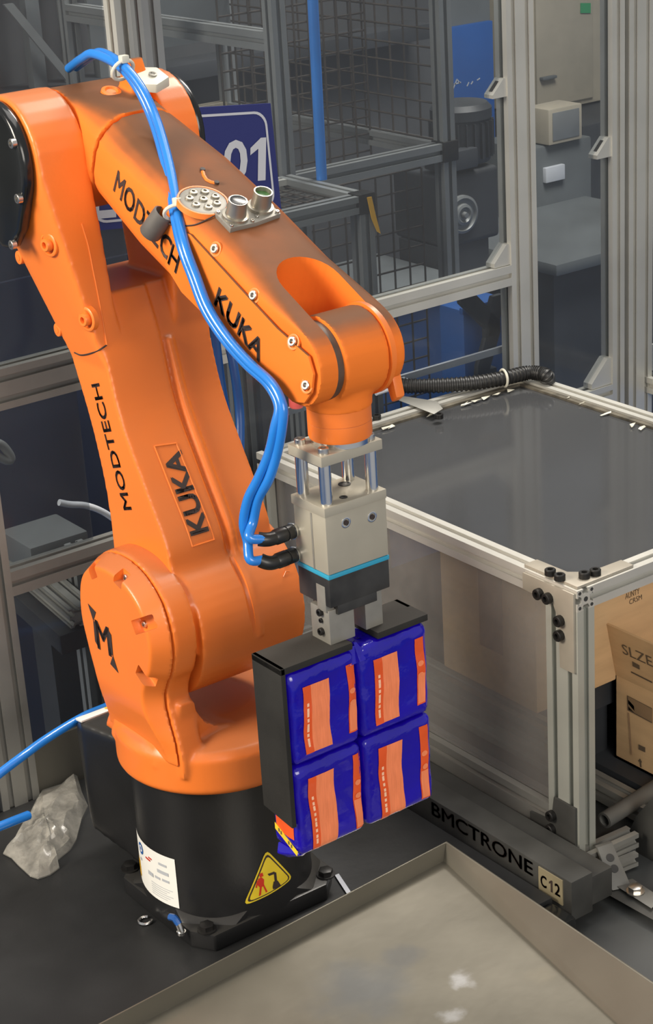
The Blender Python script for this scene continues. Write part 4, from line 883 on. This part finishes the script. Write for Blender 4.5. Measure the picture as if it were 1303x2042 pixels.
# ============================================================ LOOSE METAL at the right
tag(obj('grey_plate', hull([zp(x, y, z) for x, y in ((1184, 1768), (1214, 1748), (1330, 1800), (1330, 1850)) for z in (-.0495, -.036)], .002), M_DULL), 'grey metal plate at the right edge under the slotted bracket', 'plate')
for k, (u, v, zz, w_) in enumerate((((1132, 1712), (1262, 1654), -.004, .022), ((1146, 1738), (1262, 1692), -.024, .020))):
    A = zp(*u, zz); B = zp(*v, zz); o = thing('profile_offcut', 'short dusty aluminium profile right of the guard box post, '+('the upper one' if k == 0 else 'the lower one'), 'profile', A-Vector((0, 0, .012)))
    extrusion('profile_bar', A+Vector((0, 0, -.011)), B+Vector((0, 0, -.011)), .026, w_, (0, 1, 0), o, M_ALUD, .026)
M_TUBEG = mat('grey_tube', (.14, .14, .13), .55, .3, .2, 10)
p = xp(1206, 1636, .50)
tag(obj('round_tube', lathe([(.0085, .004), (.0085, -.0005), (.0118, 0), (.0118, .13), (.0085, .131)], p, (1, .06, .06), 24, False), M_TUBEG), 'round grey tube with an open end pointing left, right of the guard box post', 'tube')
obj_ = thing('slotted_bracket', 'grey angle bracket with dark slots and bolts, bottom right corner', 'bracket', zp(1225, 1770, -.036))
q1, q2, q3, q4 = zp(1192, 1690, .006), zp(1222, 1680, .006), zp(1260, 1768, -.034), zp(1222, 1776, -.034)
arm_ = obj('bracket_arm', hull([q1, q2, q3, q4]+[q+Vector((.002, .007, -.001)) for q in (q1, q2, q3, q4)], .001), M_TUBEG, obj_)
nb_ = (q2-q1).cross(q4-q1).normalized(); nb_ = nb_ if nb_.dot(CAM-q1) > 0 else -nb_
for t_ in (.30, .55): mobj('bracket_slot', shared('bracket_slot', lathe([(.0058, 0), (.0058, .0008), (.004, .001)], (0, 0, 0), (0, 0, 1), 16), M_SLOT), arm_, orient(((q1+q2)/2).lerp((q3+q4)/2, t_)+nb_*.0004, nb_))
obj('bracket_foot', hull([zp(x, y, z) for x, y in ((1222, 1762), (1262, 1752), (1320, 1790), (1300, 1812)) for z in (-.036, -.031)], .001), M_TUBEG, obj_)
mobj('hex_bolt', shared('bracket_bolt', HEX, M_SCREW), obj_, Matrix.Translation(zp(1268, 1778, -.031)))
hq = [xp(1240, 1690, .535), xp(1268, 1628, .535), xp(1303, 1588, .535), xp(1340, 1600, .535), xp(1340, 1720, .535), xp(1290, 1735, .535)]
tag(obj('guide_plate', hull(hq+[q+Vector((.012, 0, 0)) for q in hq], .002), M_DULL), 'dark grey guide plate at the right edge below the open carton', 'plate')
# ============================================================ CONDUIT on the lid's back corner
cp_ = [zp(x, y, BZ+.016) for x, y in ((784, 768), (830, 770), (890, 768), (950, 763), (1005, 754), (1050, 744), (1078, 745))]+[zp(1092, 752, BZ+.012), zp(1100, 756, BZ)+Vector((.01, .02, -.025))]
path = spline(cp_, 40); cn = thing('black_conduit', 'black corrugated conduit lying along the back edge of the guard box lid', 'conduit', cp_[3]-Vector((0, 0, .015)))
obj('conduit_tube', tube(path, .0125, 14, [.0128 if (i//3) % 2 else .0112 for i in range(len(path))]), M_DUCT, cn)
for k in range(4):
    q = cp_[0]+Vector((0, .004*(k-1.5), .003*((k % 2)*2-1))); obj('cable_core', tube(spline([q+Vector((.03, 0, 0)), q, q+Vector((-.02, .004*(k-1.5), .002)), q+Vector((-.05, .012*(k-1), .004-.004*k))], 6), .0032, 8), M_STRIP, cn)
c_ = cp_[4]; dcon = (cp_[5]-cp_[3]); xx, yy, zz = frame_of(dcon)
tag(obj('conduit_tie', tube([c_+xx*(.0145*math.cos(t*.3142))+yy*(.0145*math.sin(t*.3142)) for t in range(21)], .0022, 8), M_TIE), 'white cable tie around the black conduit on the guard box', 'cable tie')
# ============================================================ FENCE behind
YF = .56
fe = thing('safety_fence', 'aluminium profile safety fence with dusty clear panes behind the guard box', 'fence', (.9, YF, FLZ))
for X, w in ((1.037, .06), (1.262, .03), (1.318, .06)): extrusion('fence_post', (X, YF, FLZ), (X, YF, 1.35), w, .03, (1, 0, 0), fe)
extrusion('fence_post', (.292, YF, FLZ), (.292, YF, 1.35), .03, .03, (1, 0, 0), fe)
extrusion('fence_rail', (.307, YF, .540), (1.007, YF, .540), .03, .036, (0, 1, 0), fe)
extrusion('fence_rail', (1.067, YF, .270), (1.247, YF, .270), .03, .03, (0, 1, 0), fe)
extrusion('fence_rail', (.307, YF, 0), (1.007, YF, 0), .03, .03, (0, 1, 0), fe)
extrusion('fence_rail', (1.35, YF+.02, .262), (1.35, -.35, .262), .03, .03, (1, 0, 0), fe)
def gusset(p, dx, dz, s=.036):
    p = Vector(p); q = [p, p+Vector((dx*s, 0, 0)), p+Vector((0, 0, dz*s))]; o = Vector((0, .022, 0))
    g_ = obj('corner_gusset', prism([q[0], q[1], q[1]+Vector((0, 0, dz*s*.2)), q[2]+Vector((dx*s*.2, 0, 0)), q[2]], o), M_ALU, fe)
    e = (q[1]+q[2])/2+Vector((dx*.0025, .011, dz*.0025)); obj('gusset_slot', hull([e+(q[2]-q[1])*a+Vector((0, b, 0)) for a in (-.25, .25) for b in (-.004, .004)]+[e+(q[2]-q[1])*a+Vector((dx*.001, b, dz*.001)) for a in (-.25, .25) for b in (-.004, .004)]), M_SLOT, g_)
gusset((1.007, YF-.012, .559), -1, 1, .036)
gusset((1.007, YF-.012, yp(1005, 190, YF).z), -1, 1, .03); gusset((1.247, YF-.012, yp(1210, 310, YF).z), -1, 1, .034); gusset((1.348, YF-.012, yp(1290, 275, YF).z), 1, -1, .034)
gusset((1.247, YF-.012, .286), -1, 1, .05); gusset((1.348, YF-.012, .286), 1, 1, .05)
gusset((.862, YF-.012, yp(865, 590, YF).z-.0), 1, -1, .012)
for lo, hi in (((.304, .559), (1.010, 1.34)), ((.304, .012), (1.010, .522)), ((1.064, .284), (1.25, 1.34))): obj('fence_pane', box((lo[0], YF-.002, lo[1]), (hi[0], YF+.002, hi[1])), M_PANE, fe)
obj('fence_pane', box((1.348, -.35, .278), (1.352, YF, 1.34)), M_PANE, fe)
a = yp(848, 741, YF+.03); b = yp(1014, 694, YF+.03); e = yp(1006, 582, YF+.03)
dk = obj('edge_strip', hull([q+Vector((0, y, z)) for q in (Vector((.55, YF+.03, a.z-(a.z-b.z)*-.0)), Vector((b.x, YF+.03, b.z))) for y in (0, .006) for z in (-.006, .006)]), M_STRIP, fe)
obj('edge_strip', hull([q+Vector((x, y, 0)) for q in (Vector((b.x, YF+.03, b.z)), Vector((b.x, YF+.03, .53))) for y in (0, .006) for x in (-.006, .006)]), M_STRIP, fe)
YA = .42
fa_ = thing('side_fence', 'dusty aluminium fence with dark panes behind the robot at the left', 'fence', (0, YA, FLZ))
extrusion('fence_post', (-.090, YA-.005, FLZ), (-.090, YA-.005, 1.35), .06, .03, (1, 0, 0), fa_, M_ALUD)
extrusion('fence_post', (-.160, YA-.005, FLZ), (-.160, YA-.005, 1.35), .06, .03, (1, 0, 0), fa_, M_ALUD)
extrusion('fence_rail', (-.06, YA, .340), (.262, YA, .340), .03, .037, (0, 1, 0), fa_, M_ALUD)
extrusion('fence_rail', (-.06, YA+.01, .618), (.262, YA+.01, .618), .03, .058, (0, 1, 0), fa_, M_ALUD)
obj('skirting_board', box((-.058, YA-.003, -.02), (.277, YA+.003, .078)), M_SKIRT, fa_)
obj('fence_pane', box((-.060, YA+.006, .36), (.088, YA+.010, .60)), M_PANE, fa_)
obj('fence_pane', box((-.060, YA, .08), (.262, YA+.003, .322)), M_PANE, fa_)
obj('fence_pane', box((-.060, YA+.006, .65), (.19, YA+.010, 1.34)), M_PANE, fa_)
extrusion('inner_post', (.105, YA+.09, FLZ), (.105, YA+.09, .32), .03, .03, (1, 0, 0), fa_, M_ALUF)
extrusion('end_post', (.277, YA+.04, FLZ), (.277, YA+.04, 1.34), .03, .03, (1, 0, 0), fa_, M_ALUF)
# ---------------------------------------------- station sign
YS = .396
sg = thing('station_sign', 'dark blue sign with white border and digits 01 behind the forearm', 'sign', yp(360, 440, YS))
TR = yp(540, 206, YS); BR = yp(562, 424, YS); BLs = yp(176, 462, YS); TL = TR+(BLs-BR)
def spt(u, v, dy=0): q = TL.lerp(TR, u).lerp(BLs.lerp(BR, u), v); q.y = YS+dy; return q
obj('sign_board', hull([spt(u, v, d) for u in (0, 1) for v in (0, 1) for d in (0, .003)]), M_BSIGN, sg)
wS = (TR-TL).length; hS = (BLs-TL).length
def sborder(k0, k1, dy):
    def rr(k, r):
        P = []; kx = k/wS; ky = k/hS; rx = r/wS; ry = r/hS
        for cu, cv, a0 in ((1-kx-rx, ky+ry, -90), (1-kx-rx, 1-ky-ry, 0), (kx+rx, 1-ky-ry, 90), (kx+rx, ky+ry, 180)):
            for i in range(7): a = math.radians(a0+15*i); P.append(spt(cu+rx*math.cos(a), cv+ry*math.sin(a), dy))
        return P
    a, b = rr(k0, .02), rr(k1, .018); n = len(a)
    return a+b, [(i, (i+1) % n, (i+1) % n+n, i+n) for i in range(n)]
obj('sign_border', sborder(.010, .0135, -.0008), M_STRIP, sg, 0)
ax = TR-TL; dn = TL-BLs
ca = spt(0, 0); 
hD = (yp(480, 278, YS)-yp(480, 364, YS)).length
obj('sign_digit', place2(text_geo('0', bold=.02), yp(470, 322, YS-.001), ax, dn, (yp(494, 320, YS)-yp(446, 320, YS)).length, hD), M_STRIP, sg, 0)
obj('sign_digit', place2(ONE, yp(515, 318, YS-.001), ax, dn, (yp(531, 320, YS)-yp(500, 320, YS)).length, hD), M_STRIP, sg, 0)
obj('sign_letter', place2(text_geo('L', bold=.03), yp(206, 395, YS-.001), ax, dn, .040, .055), M_STRIP, sg, 0)
# ============================================================ NEXT CELL beyond the fence
YC = 1.0
cg = thing('wire_cage', 'aluminium framed wire mesh cage beyond the fence, left of the blue panel', 'cage', (1.05, YC, FLZ))
p = yp(885, 300, YC); zk = p.z
for X in (.862, 1.243): extrusion('cage_post', (X, YC, FLZ), (X, YC, 1.5), .03, .03, (1, 0, 0), cg, M_ALUF)
extrusion('cage_post', (1.243, 1.75, FLZ), (1.243, 1.75, 1.5), .03, .03, (1, 0, 0), cg, M_ALUF); extrusion('cage_post', (.862, 1.75, FLZ), (.862, 1.75, 1.5), .03, .03, (1, 0, 0), cg, M_ALUF)
extrusion('cage_rail', (.877, YC, zk), (1.228, YC, zk), .03, .034, (0, 1, 0), cg, M_ALUF)
extrusion('cage_rail', (.862, YC+.015, zk), (.862, 1.735, zk), .03, .03, (1, 0, 0), cg, M_ALUF)
extrusion('cage_rail', (1.243, YC+.015, zk), (1.243, 1.735, zk), .03, .03, (1, 0, 0), cg, M_ALUF)
z1_ = xp(520, 78, .862).z
for z in (z1_, z1_-.45): extrusion('cage_rail', (.862, YC+.015, z), (.862, 1.735, z), .03, .034, (1, 0, 0), cg, M_ALUF)
extrusion('cage_rail', (.877, 1.75, zk), (1.228, 1.75, zk), .03, .034, (0, 1, 0), cg, M_CREAM)
obj('cage_joint', box((1.225, YC-.02, zk-.02), (1.262, YC+.02, zk+.02), .003), M_BOLT, cg)
def mesh_net(o, ux, uy, nx, ny, r=.0016):
    o, ux, uy = Vector(o), Vector(ux), Vector(uy); G = []; nn = ux.cross(uy).normalized()*.0012
    for i in range(nx+1): a = o+ux*(i/nx); G.append(tube([a+nn, a+uy+nn], r, 5))
    for j in range(ny+1): a = o+uy*(j/ny); G.append(tube([a-nn, a+ux-nn], r, 5))
    return join(*G)
tag(obj('wire_mesh', mesh_net((.885, YC+.22, zk-.06), (.345, 0, 0), (0, 0, .75), 10, 22, .0022), M_WIRE, cg), kind='stuff')
tag(obj('wire_mesh', mesh_net((1.236, YC+.02, zk+.02), (0, .7, 0), (0, 0, .7), 16, 20, .0022), M_WIRE, cg), kind='stuff')
tag(obj('wire_mesh', mesh_net((.885, YC+.06, zk-.62), (.345, 0, 0), (0, 0, .58), 9, 15, .0022), M_WIRE, cg), kind='stuff')
obj('rear_sheet', box((.88, 1.70, .82), (1.23, 1.71, 1.5)), M_GREY, cg)
YSH = .75
sh = thing('corner_shelf', 'low aluminium frame shelf with a dark tray and yellow tape, beyond the fence', 'shelf', (.78, YSH, FLZ))
zs_ = yp(728, 402, YSH).z
for X, Y in ((.847, YSH), (.847, 1.0-.06), (.57, YSH)): extrusion('shelf_post', (X, Y, FLZ), (X, Y, zs_-.016), .03, .03, (1, 0, 0), sh, M_ALUF)
extrusion('shelf_rail', (.585, YSH, zs_), (.832, YSH, zs_), .03, .03, (0, 1, 0), sh, M_ALUF)
extrusion('shelf_rail', (.847, YSH+.015, zs_), (.847, .98, zs_), .03, .03, (1, 0, 0), sh, M_ALUF)
extrusion('shelf_rail', (.57, YSH+.015, zs_), (.57, .98, zs_), .03, .03, (1, 0, 0), sh, M_ALUF)
extrusion('shelf_rail', (.585, .965, zs_), (.832, .965, zs_), .03, .03, (0, 1, 0), sh, M_ALU)
obj('shelf_joint', box((.830, YSH-.017, zs_-.018), (.865, YSH+.017, zs_+.018), .003), M_BOLT, sh)
obj('shelf_tray', box((.59, YSH+.02, zs_-.02), (.83, .95, zs_-.012)), M_DARK, sh)
tag(obj('wire_tray', mesh_net((.59, YSH+.02, zs_+.0), (.24, 0, 0), (0, .19, 0), 10, 6, .0014), M_WIRE, sh), kind='stuff')
t_ = [yp(x, y, YSH-.021) for x, y in ((732, 394), (741, 392), (749, 428), (759, 466), (752, 462), (741, 436))]
tag(obj('yellow_tape', prism(t_, (0, -.001, 0)), M_YTAPE, None, 0), 'yellow tape tail hanging from the black joint of the corner shelf', 'tape')
tag(obj('blue_pipe', tube([yp(623, -160, .9), yp(624, 0, .9), yp(642, 358, .9)], .0098, 16), M_HOSE), 'thick upright blue pipe in front of the wire cage', 'pipe')
# gear motor beyond the fence
YM = 1.45
gm = thing('gear_motor', 'dark finned motor with a round gearbox hub, in front of the blue panel', 'motor', yp(940, 620, YM))
a = yp(970, 330, YM); tp_ = yp(960, 215, YM); R_ = (yp(1012, 300, YM)-yp(918, 300, YM)).length/2
zz0, zz1 = yp(960, 330, YM).z, yp(960, 212, YM).z; cx_ = yp(966, 270, YM).x
obj('motor_body', lathe([(R_*.9, zz0), (R_*.95, zz0+.01), (R_*.95, zz1-.035), (R_, zz1-.034), (R_, zz1-.012), (R_*.85, zz1), (R_*.3, zz1+.002)], (cx_, YM+.08, 0), (0, 0, 1), 32), M_DARK, gm)
for i in range(24):
    t = i*math.pi/12; d = Vector((math.cos(t), math.sin(t), 0)); q = Vector((-d.y, d.x, 0)); c0 = Vector((cx_, YM+.08, 0))
    obj('cooling_fin', hull([c0+d*r+q*s+Vector((0, 0, z)) for r in (R_*.93, R_*1.06) for s in (-.0015, .0015) for z in (zz0+.012, zz1-.04)]), M_DARK, gm)
c1 = yp(925, 428, YM); obj('gearbox', bevel(hull([Vector((x, y, z)) for x in (yp(893, 420, YM).x, yp(1003, 420, YM).x) for y in (YM+.01, YM+.2) for z in (yp(930, 490, YM).z, yp(930, 345, YM).z)]), .012, 3), M_DARK, gm)
obj('hub', lathe([(.044, -.002), (.044, .01), (.038, .012), (.034, .006), (.026, .006), (.024, .014), (.018, .016), (.014, .010), (.008, .010), (.006, .022)], (c1.x, YM+.01, c1.z), (0, -1, 0), 36), M_ALUF, gm)
obj('motor_pedestal', hull([Vector((x, y, z)) for x in (c1.x-.05, c1.x+.09) for y in (YM+.02, YM+.18) for z in (FLZ, yp(930, 490, YM).z)]), M_DARK, gm)
obj('terminal_box', bevel(hull([Vector((x, y, z)) for x in (yp(890, 320, YM).x, yp(955, 320, YM).x) for y in (YM, YM+.08) for z in (yp(900, 345, YM).z, yp(900, 305, YM).z)]), .005), M_DARK, gm)
# machine with the blue panel
bm_ = thing('panel_machine', 'tall grey machine with a blue panel and white marks, far behind the fence', 'machine', (3.2, 3.3, FLZ))
YB = 3.0
x0_, x1_ = yp(745, 200, YB).x, yp(996, 200, YB).x; zt3, zb3 = yp(930, 50, YB).z, yp(930, 300, YB).z
obj('machine_body', box((x0_-.25, YB+.02, FLZ), (x1_-.01, YB+.9, 1.6), .01), M_GREY, bm_)
pb_ = obj('blue_panel', box((x0_, YB, zb3), (x1_-.02, YB+.022, zt3), .003), M_BPANEL, bm_)
def strokes(pl, Y, w=.006):
    for a, b in pl: A = yp(*a, Y); B = yp(*b, Y); d_ = (B-A).normalized(); q = Vector((-d_.z, 0, d_.x))*w/2; obj('panel_mark', hull([A+q, A-q, B+q, B-q]+[p_+Vector((0, .001, 0)) for p_ in (A+q, A-q, B+q, B-q)]), M_SILVER, pb_, 0)
strokes([((806, 127), (820, 134)), ((820, 134), (838, 132)), ((806, 127), (816, 160)), ((816, 160), (814, 194)), ((814, 194), (840, 196)), ((838, 132), (842, 150)), ((884, 165), (888, 187)), ((884, 187), (888, 187))], YB-.001)
strokes([((905, 176), (912, 158)), ((912, 158), (918, 166)), ((906, 168), (920, 164)), ((932, 172), (936, 164)), ((940, 168), (944, 162)), ((952, 160), (958, 156))], YB-.001, .004)
for k, (x, y) in enumerate(((826, 232), (836, 234), (822, 250), (840, 252))): strokes([((x, y-4), (x+1, y+4)), ((x, y-4), (x+5, y-3))], YB-.001, .004)
obj('machine_foot', box((x0_-.2, YB-.25, FLZ), (x1_, YB+.02, -.35), .01), M_DARK, bm_)
# cream cabinet and plant to its foot
ccb = thing('cream_cabinet', 'cream machine cabinet seen through the right fence panes', 'cabinet', (3.6, 3.3, FLZ))
xa, xb = yp(1058, 100, YB).x, yp(1290, 100, YB).x
obj('cabinet_body', box((xa, YB, yp(1100, 222, YB).z), (xb, YB+.7, 1.6), .01), M_CREAM, ccb)
obj('cabinet_door', box((xa+.02, YB-.01, yp(1100, 210, YB).z), (yp(1180, 100, YB).x, YB, 1.5), .004), M_CREAM, ccb)
obj('door_handle', box((yp(1072, 152, YB).x, YB-.03, yp(1090, 156, YB).z), (yp(1100, 152, YB).x, YB-.01, yp(1090, 150, YB).z), .003), M_GREY, ccb)
obj('cabinet_plinth', box((xa, YB-.25, FLZ), (xb+.1, YB+.7, yp(1100, 226, YB).z), .01), M_DARK, ccb)
g_ = [yp(x, y, YB-.012) for x, y in ((1158, 6), (1178, 6), (1178, 26), (1158, 26))]; obj('green_tag', prism(g_, (0, -.002, 0)), mat('green_tag', (.03, .25, .10), .5), ccb, 0)
YD = 2.3
lb = thing('control_box', 'light grey control box on a dark stand, low behind the right fence panes', 'box', yp(1125, 600, YD))
obj('box_body', box((yp(1095, 250, YD).x, YD, yp(1110, 288, YD).z), (yp(1162, 250, YD).x, YD+.1, yp(1110, 216, YD).z), .006), M_CREAM, lb)
obj('box_panel', box((yp(1102, 250, YD).x, YD-.003, yp(1110, 280, YD).z), (yp(1155, 250, YD).x, YD, yp(1110, 224, YD).z), .002), M_ALUF, lb)
obj('box_stand', box((yp(1065, 250, YD).x, YD+.02, FLZ), (yp(1190, 250, YD).x, YD+.25, yp(1110, 290, YD).z), .01), M_GREY, lb)
obj('paper_sheet', box((yp(1092, 350, YD).x, YD+.005, yp(1110, 362, YD).z), (yp(1130, 350, YD).x, YD+.02, yp(1110, 332, YD).z), .002), M_STRIP, lb)
dkm = thing('dark_bin', 'dark machine housing seen between the two right fence posts', 'machine', yp(1160, 700, 1.75))
obj('housing', box((yp(1105, 600, 1.75).x, 1.75, FLZ), (yp(1400, 600, 1.75).x, 2.2, yp(1110, 540, 1.75).z), .02), M_DARK, dkm)
obj('housing_lid', box((yp(1085, 600, 1.75).x, 1.70, yp(1110, 540, 1.75).z), (yp(1400, 600, 1.75).x, 2.22, yp(1110, 515, 1.75).z), .01), M_GREY, dkm)
# blue crates and a black robot stand behind the rail
ck = thing('blue_crate', 'blue plastic crate low behind the fence rail, left of the tall post', 'crate', (1.25, .95, FLZ))
ca_, cb_ = yp(925, 650, .64), yp(1004, 650, .64)
obj('crate_body', box((ca_.x, .64, FLZ), (cb_.x+.02, .71, yp(960, 610, .64).z), .01), M_BPANEL, ck)
obj('crate_rim', box((ca_.x-.008, .632, yp(960, 616, .64).z), (cb_.x+.028, .642, yp(960, 602, .64).z), .003), M_BPANEL, ck)
lm = thing('link_arm_stand', 'black steel linkage standing in front of the blue crate', 'linkage', yp(960, 760, .605))
for A, B in (((925, 590), (985, 650)), ((985, 650), (960, 740)), ((990, 600), (975, 660))): obj('link_bar', hull([yp(*q, .605)+Vector((x, y, z)) for q in (A, B) for x in (-.012, .012) for y in (-.006, .006) for z in (-.012, .012)], .004), M_DARK, lm)
obj('link_post', box((yp(972, 740, .605).x-.02, .60, FLZ), (yp(972, 740, .605).x+.02, .62, yp(972, 735, .605).z), .004), M_DARK, lm)
obj('linkage_cap', hull([yp(945, 578, .60)+Vector((x, 0, z)) for x, z in ((0, 0), (.05, .004), (.05, .009), (0, .006))]+[yp(945, 578, .605)+Vector((x, 0, z)) for x, z in ((0, 0), (.05, .004))]), M_YTAPE, lm)
# ---------------------------------------------- dark machinery behind the left fence
dm = thing('dark_cabinet', 'dark blue grey machine cabinet behind the left fence panes', 'cabinet', (.1, 1.5, FLZ))
obj('cabinet_body', box((-.6, 1.35, FLZ), (.80, 1.9, .58), .01), mat('cabinet_navy', (.022, .028, .048), .5, 0, .3, 4), dm)
obj('cabinet_front', box((-.55, 1.34, -.6), (.78, 1.352, .5), .004), mat('cabinet_navy_door', (.020, .026, .05), .4, 0, .3, 3), dm)
dm2 = thing('dark_rack', 'tall dark steel rack behind the robot elbow at the upper left', 'rack', (.5, 2.2, FLZ))
obj('rack_body', box((-.6, 2.3, FLZ), (2.3, 2.7, 1.5), .01), mat('rack_grey', (.05, .052, .056), .6, 0, .3, 3), dm2)
for x in (70, 143, 205):
    q = yp(x, 60, 2.2); u = obj('rack_upright', box((q.x-.018, 2.2, FLZ), (q.x+.018, 2.23, 1.45), .002), M_ALUF if x == 143 else M_GREY, dm2)
    if x == 143:
        for k in range(10): z = yp(143, 130, 2.2).z+.035*k; obj('upright_hole', box((q.x-.005, 2.198, z-.008), (q.x+.005, 2.2005, z+.008)), M_SLOT, u, 0)
for zz_ in (yp(100, 190, 2.2).z, yp(100, 30, 2.2).z+.2): obj('rack_shelf', box((-.5, 2.19, zz_-.02), (2.2, 2.3, zz_+.02), .002), M_DARK, dm2)
br_ = [yp(85, 90, 2.17), yp(118, 130, 2.17)]; obj('rack_brace', hull([q+Vector((x, y, 0)) for q in (br_[0]+(br_[0]-br_[1])*2, br_[1]+(br_[1]-br_[0])) for x in (-.012, .012) for y in (0, .008)]), M_ALUF, dm2)
tag(obj('grey_column', box((yp(262, 60, 1.2).x, 1.2, FLZ), (yp(313, 60, 1.2).x, 1.26, 1.6), .003), mat('column_grey', (.52, .54, .55), .5, 0, .05, 4)), 'plain pale grey column behind the robot elbow', 'column')
# small conveyor behind the left pane
sc = thing('slide_unit', 'small aluminium slide unit with tubes behind the left fence pane', 'conveyor', yp(100, 1190, .85))
A = yp(40, 1122, .80); B = yp(150, 1212, .62); B = Vector((A.x+.02, A.y-.42, A.z)); 
A = zp(20, 1105, .25); B = zp(165, 1228, .25)
extrusion('slide_rail', A, B, .04, .03, (1, .2, 0), sc, M_ALUD, .02)
extrusion('slide_rail', A+Vector((.09, .02, .0)), B+Vector((.09, .02, .0)), .03, .03, (1, .2, 0), sc, M_ALUD, .03)
obj('slide_block', bevel(hull([A.lerp(B, .3)+Vector((x, y, z)) for x in (-.02, .08) for y in (-.05, .05) for z in (.015, .06)]), .004), M_GREY, sc)
obj('slide_motor', bevel(hull([A.lerp(B, .75)+Vector((x, y, z)) for x in (.10, .20) for y in (-.03, .05) for z in (.0, .055)]), .006), mat('rust_brown', (.07, .05, .042), .6, 0, .3, 20), sc)
obj('slide_base', hull([q+Vector((x, 0, z)) for q in (A, B) for x in (-.04, .16) for z in (-.05, -.02)]), M_DARK, sc)
obj('slide_legs', join(*[box((q.x+.02, q.y-.02, FLZ), (q.x+.08, q.y+.04, .205)) for q in (A.lerp(B, .2),)]), M_DARK, sc)
obj('clear_tube', tube(spline([yp(x, y, .72) for x, y in ((118, 1002), (140, 1006), (170, 1008), (200, 1018), (226, 1034), (260, 1060))], 6), .0055, 10), M_STRIP, sc)
obj('cable_loop', tube(spline([yp(x, y, .66) for x, y in ((-25, 880), (0, 885), (15, 900), (22, 915), (12, 918), (-10, 908))], 6), .007, 10), M_ALUF, sc)
obj('clear_tube', tube(spline([yp(x, y, .66) for x, y in ((70, 1050), (74, 1080), (70, 1120), (78, 1145))], 6), .004, 8), M_STRIP, sc)
# coloured bits on the machine behind the gripper
tag(obj('pink_cap', lathe([(.010, 0), (.012, .003), (.012, .018), (.009, .02)], yp(592, 812, .50), (0, 0, 1), 20), M_PINK), 'small pink cap seen just below the forearm tip', 'cap')

bbx = thing('blue_bench', 'dark blue bench panel low behind the fence rail, right of the wrist', 'bench', (1.45, 1.40, FLZ))
xa, xb = yp(690, 650, 1.40).x, yp(905, 650, 1.40).x
obj('bench_panel', box((xa, 1.40, FLZ), (xb, 1.43, yp(800, 590, 1.40).z), .004), mat('bench_blue', (.012, .05, .16), .5, 0, .3, 3), bbx)
obj('bench_top', box((xa-.02, 1.38, yp(800, 590, 1.40).z), (xb+.02, 1.70, yp(800, 578, 1.40).z), .004), M_GREY, bbx)
obj('bench_leg', box((xb-.06, 1.62, FLZ), (xb, 1.68, yp(800, 590, 1.40).z)), M_DARK, bbx)
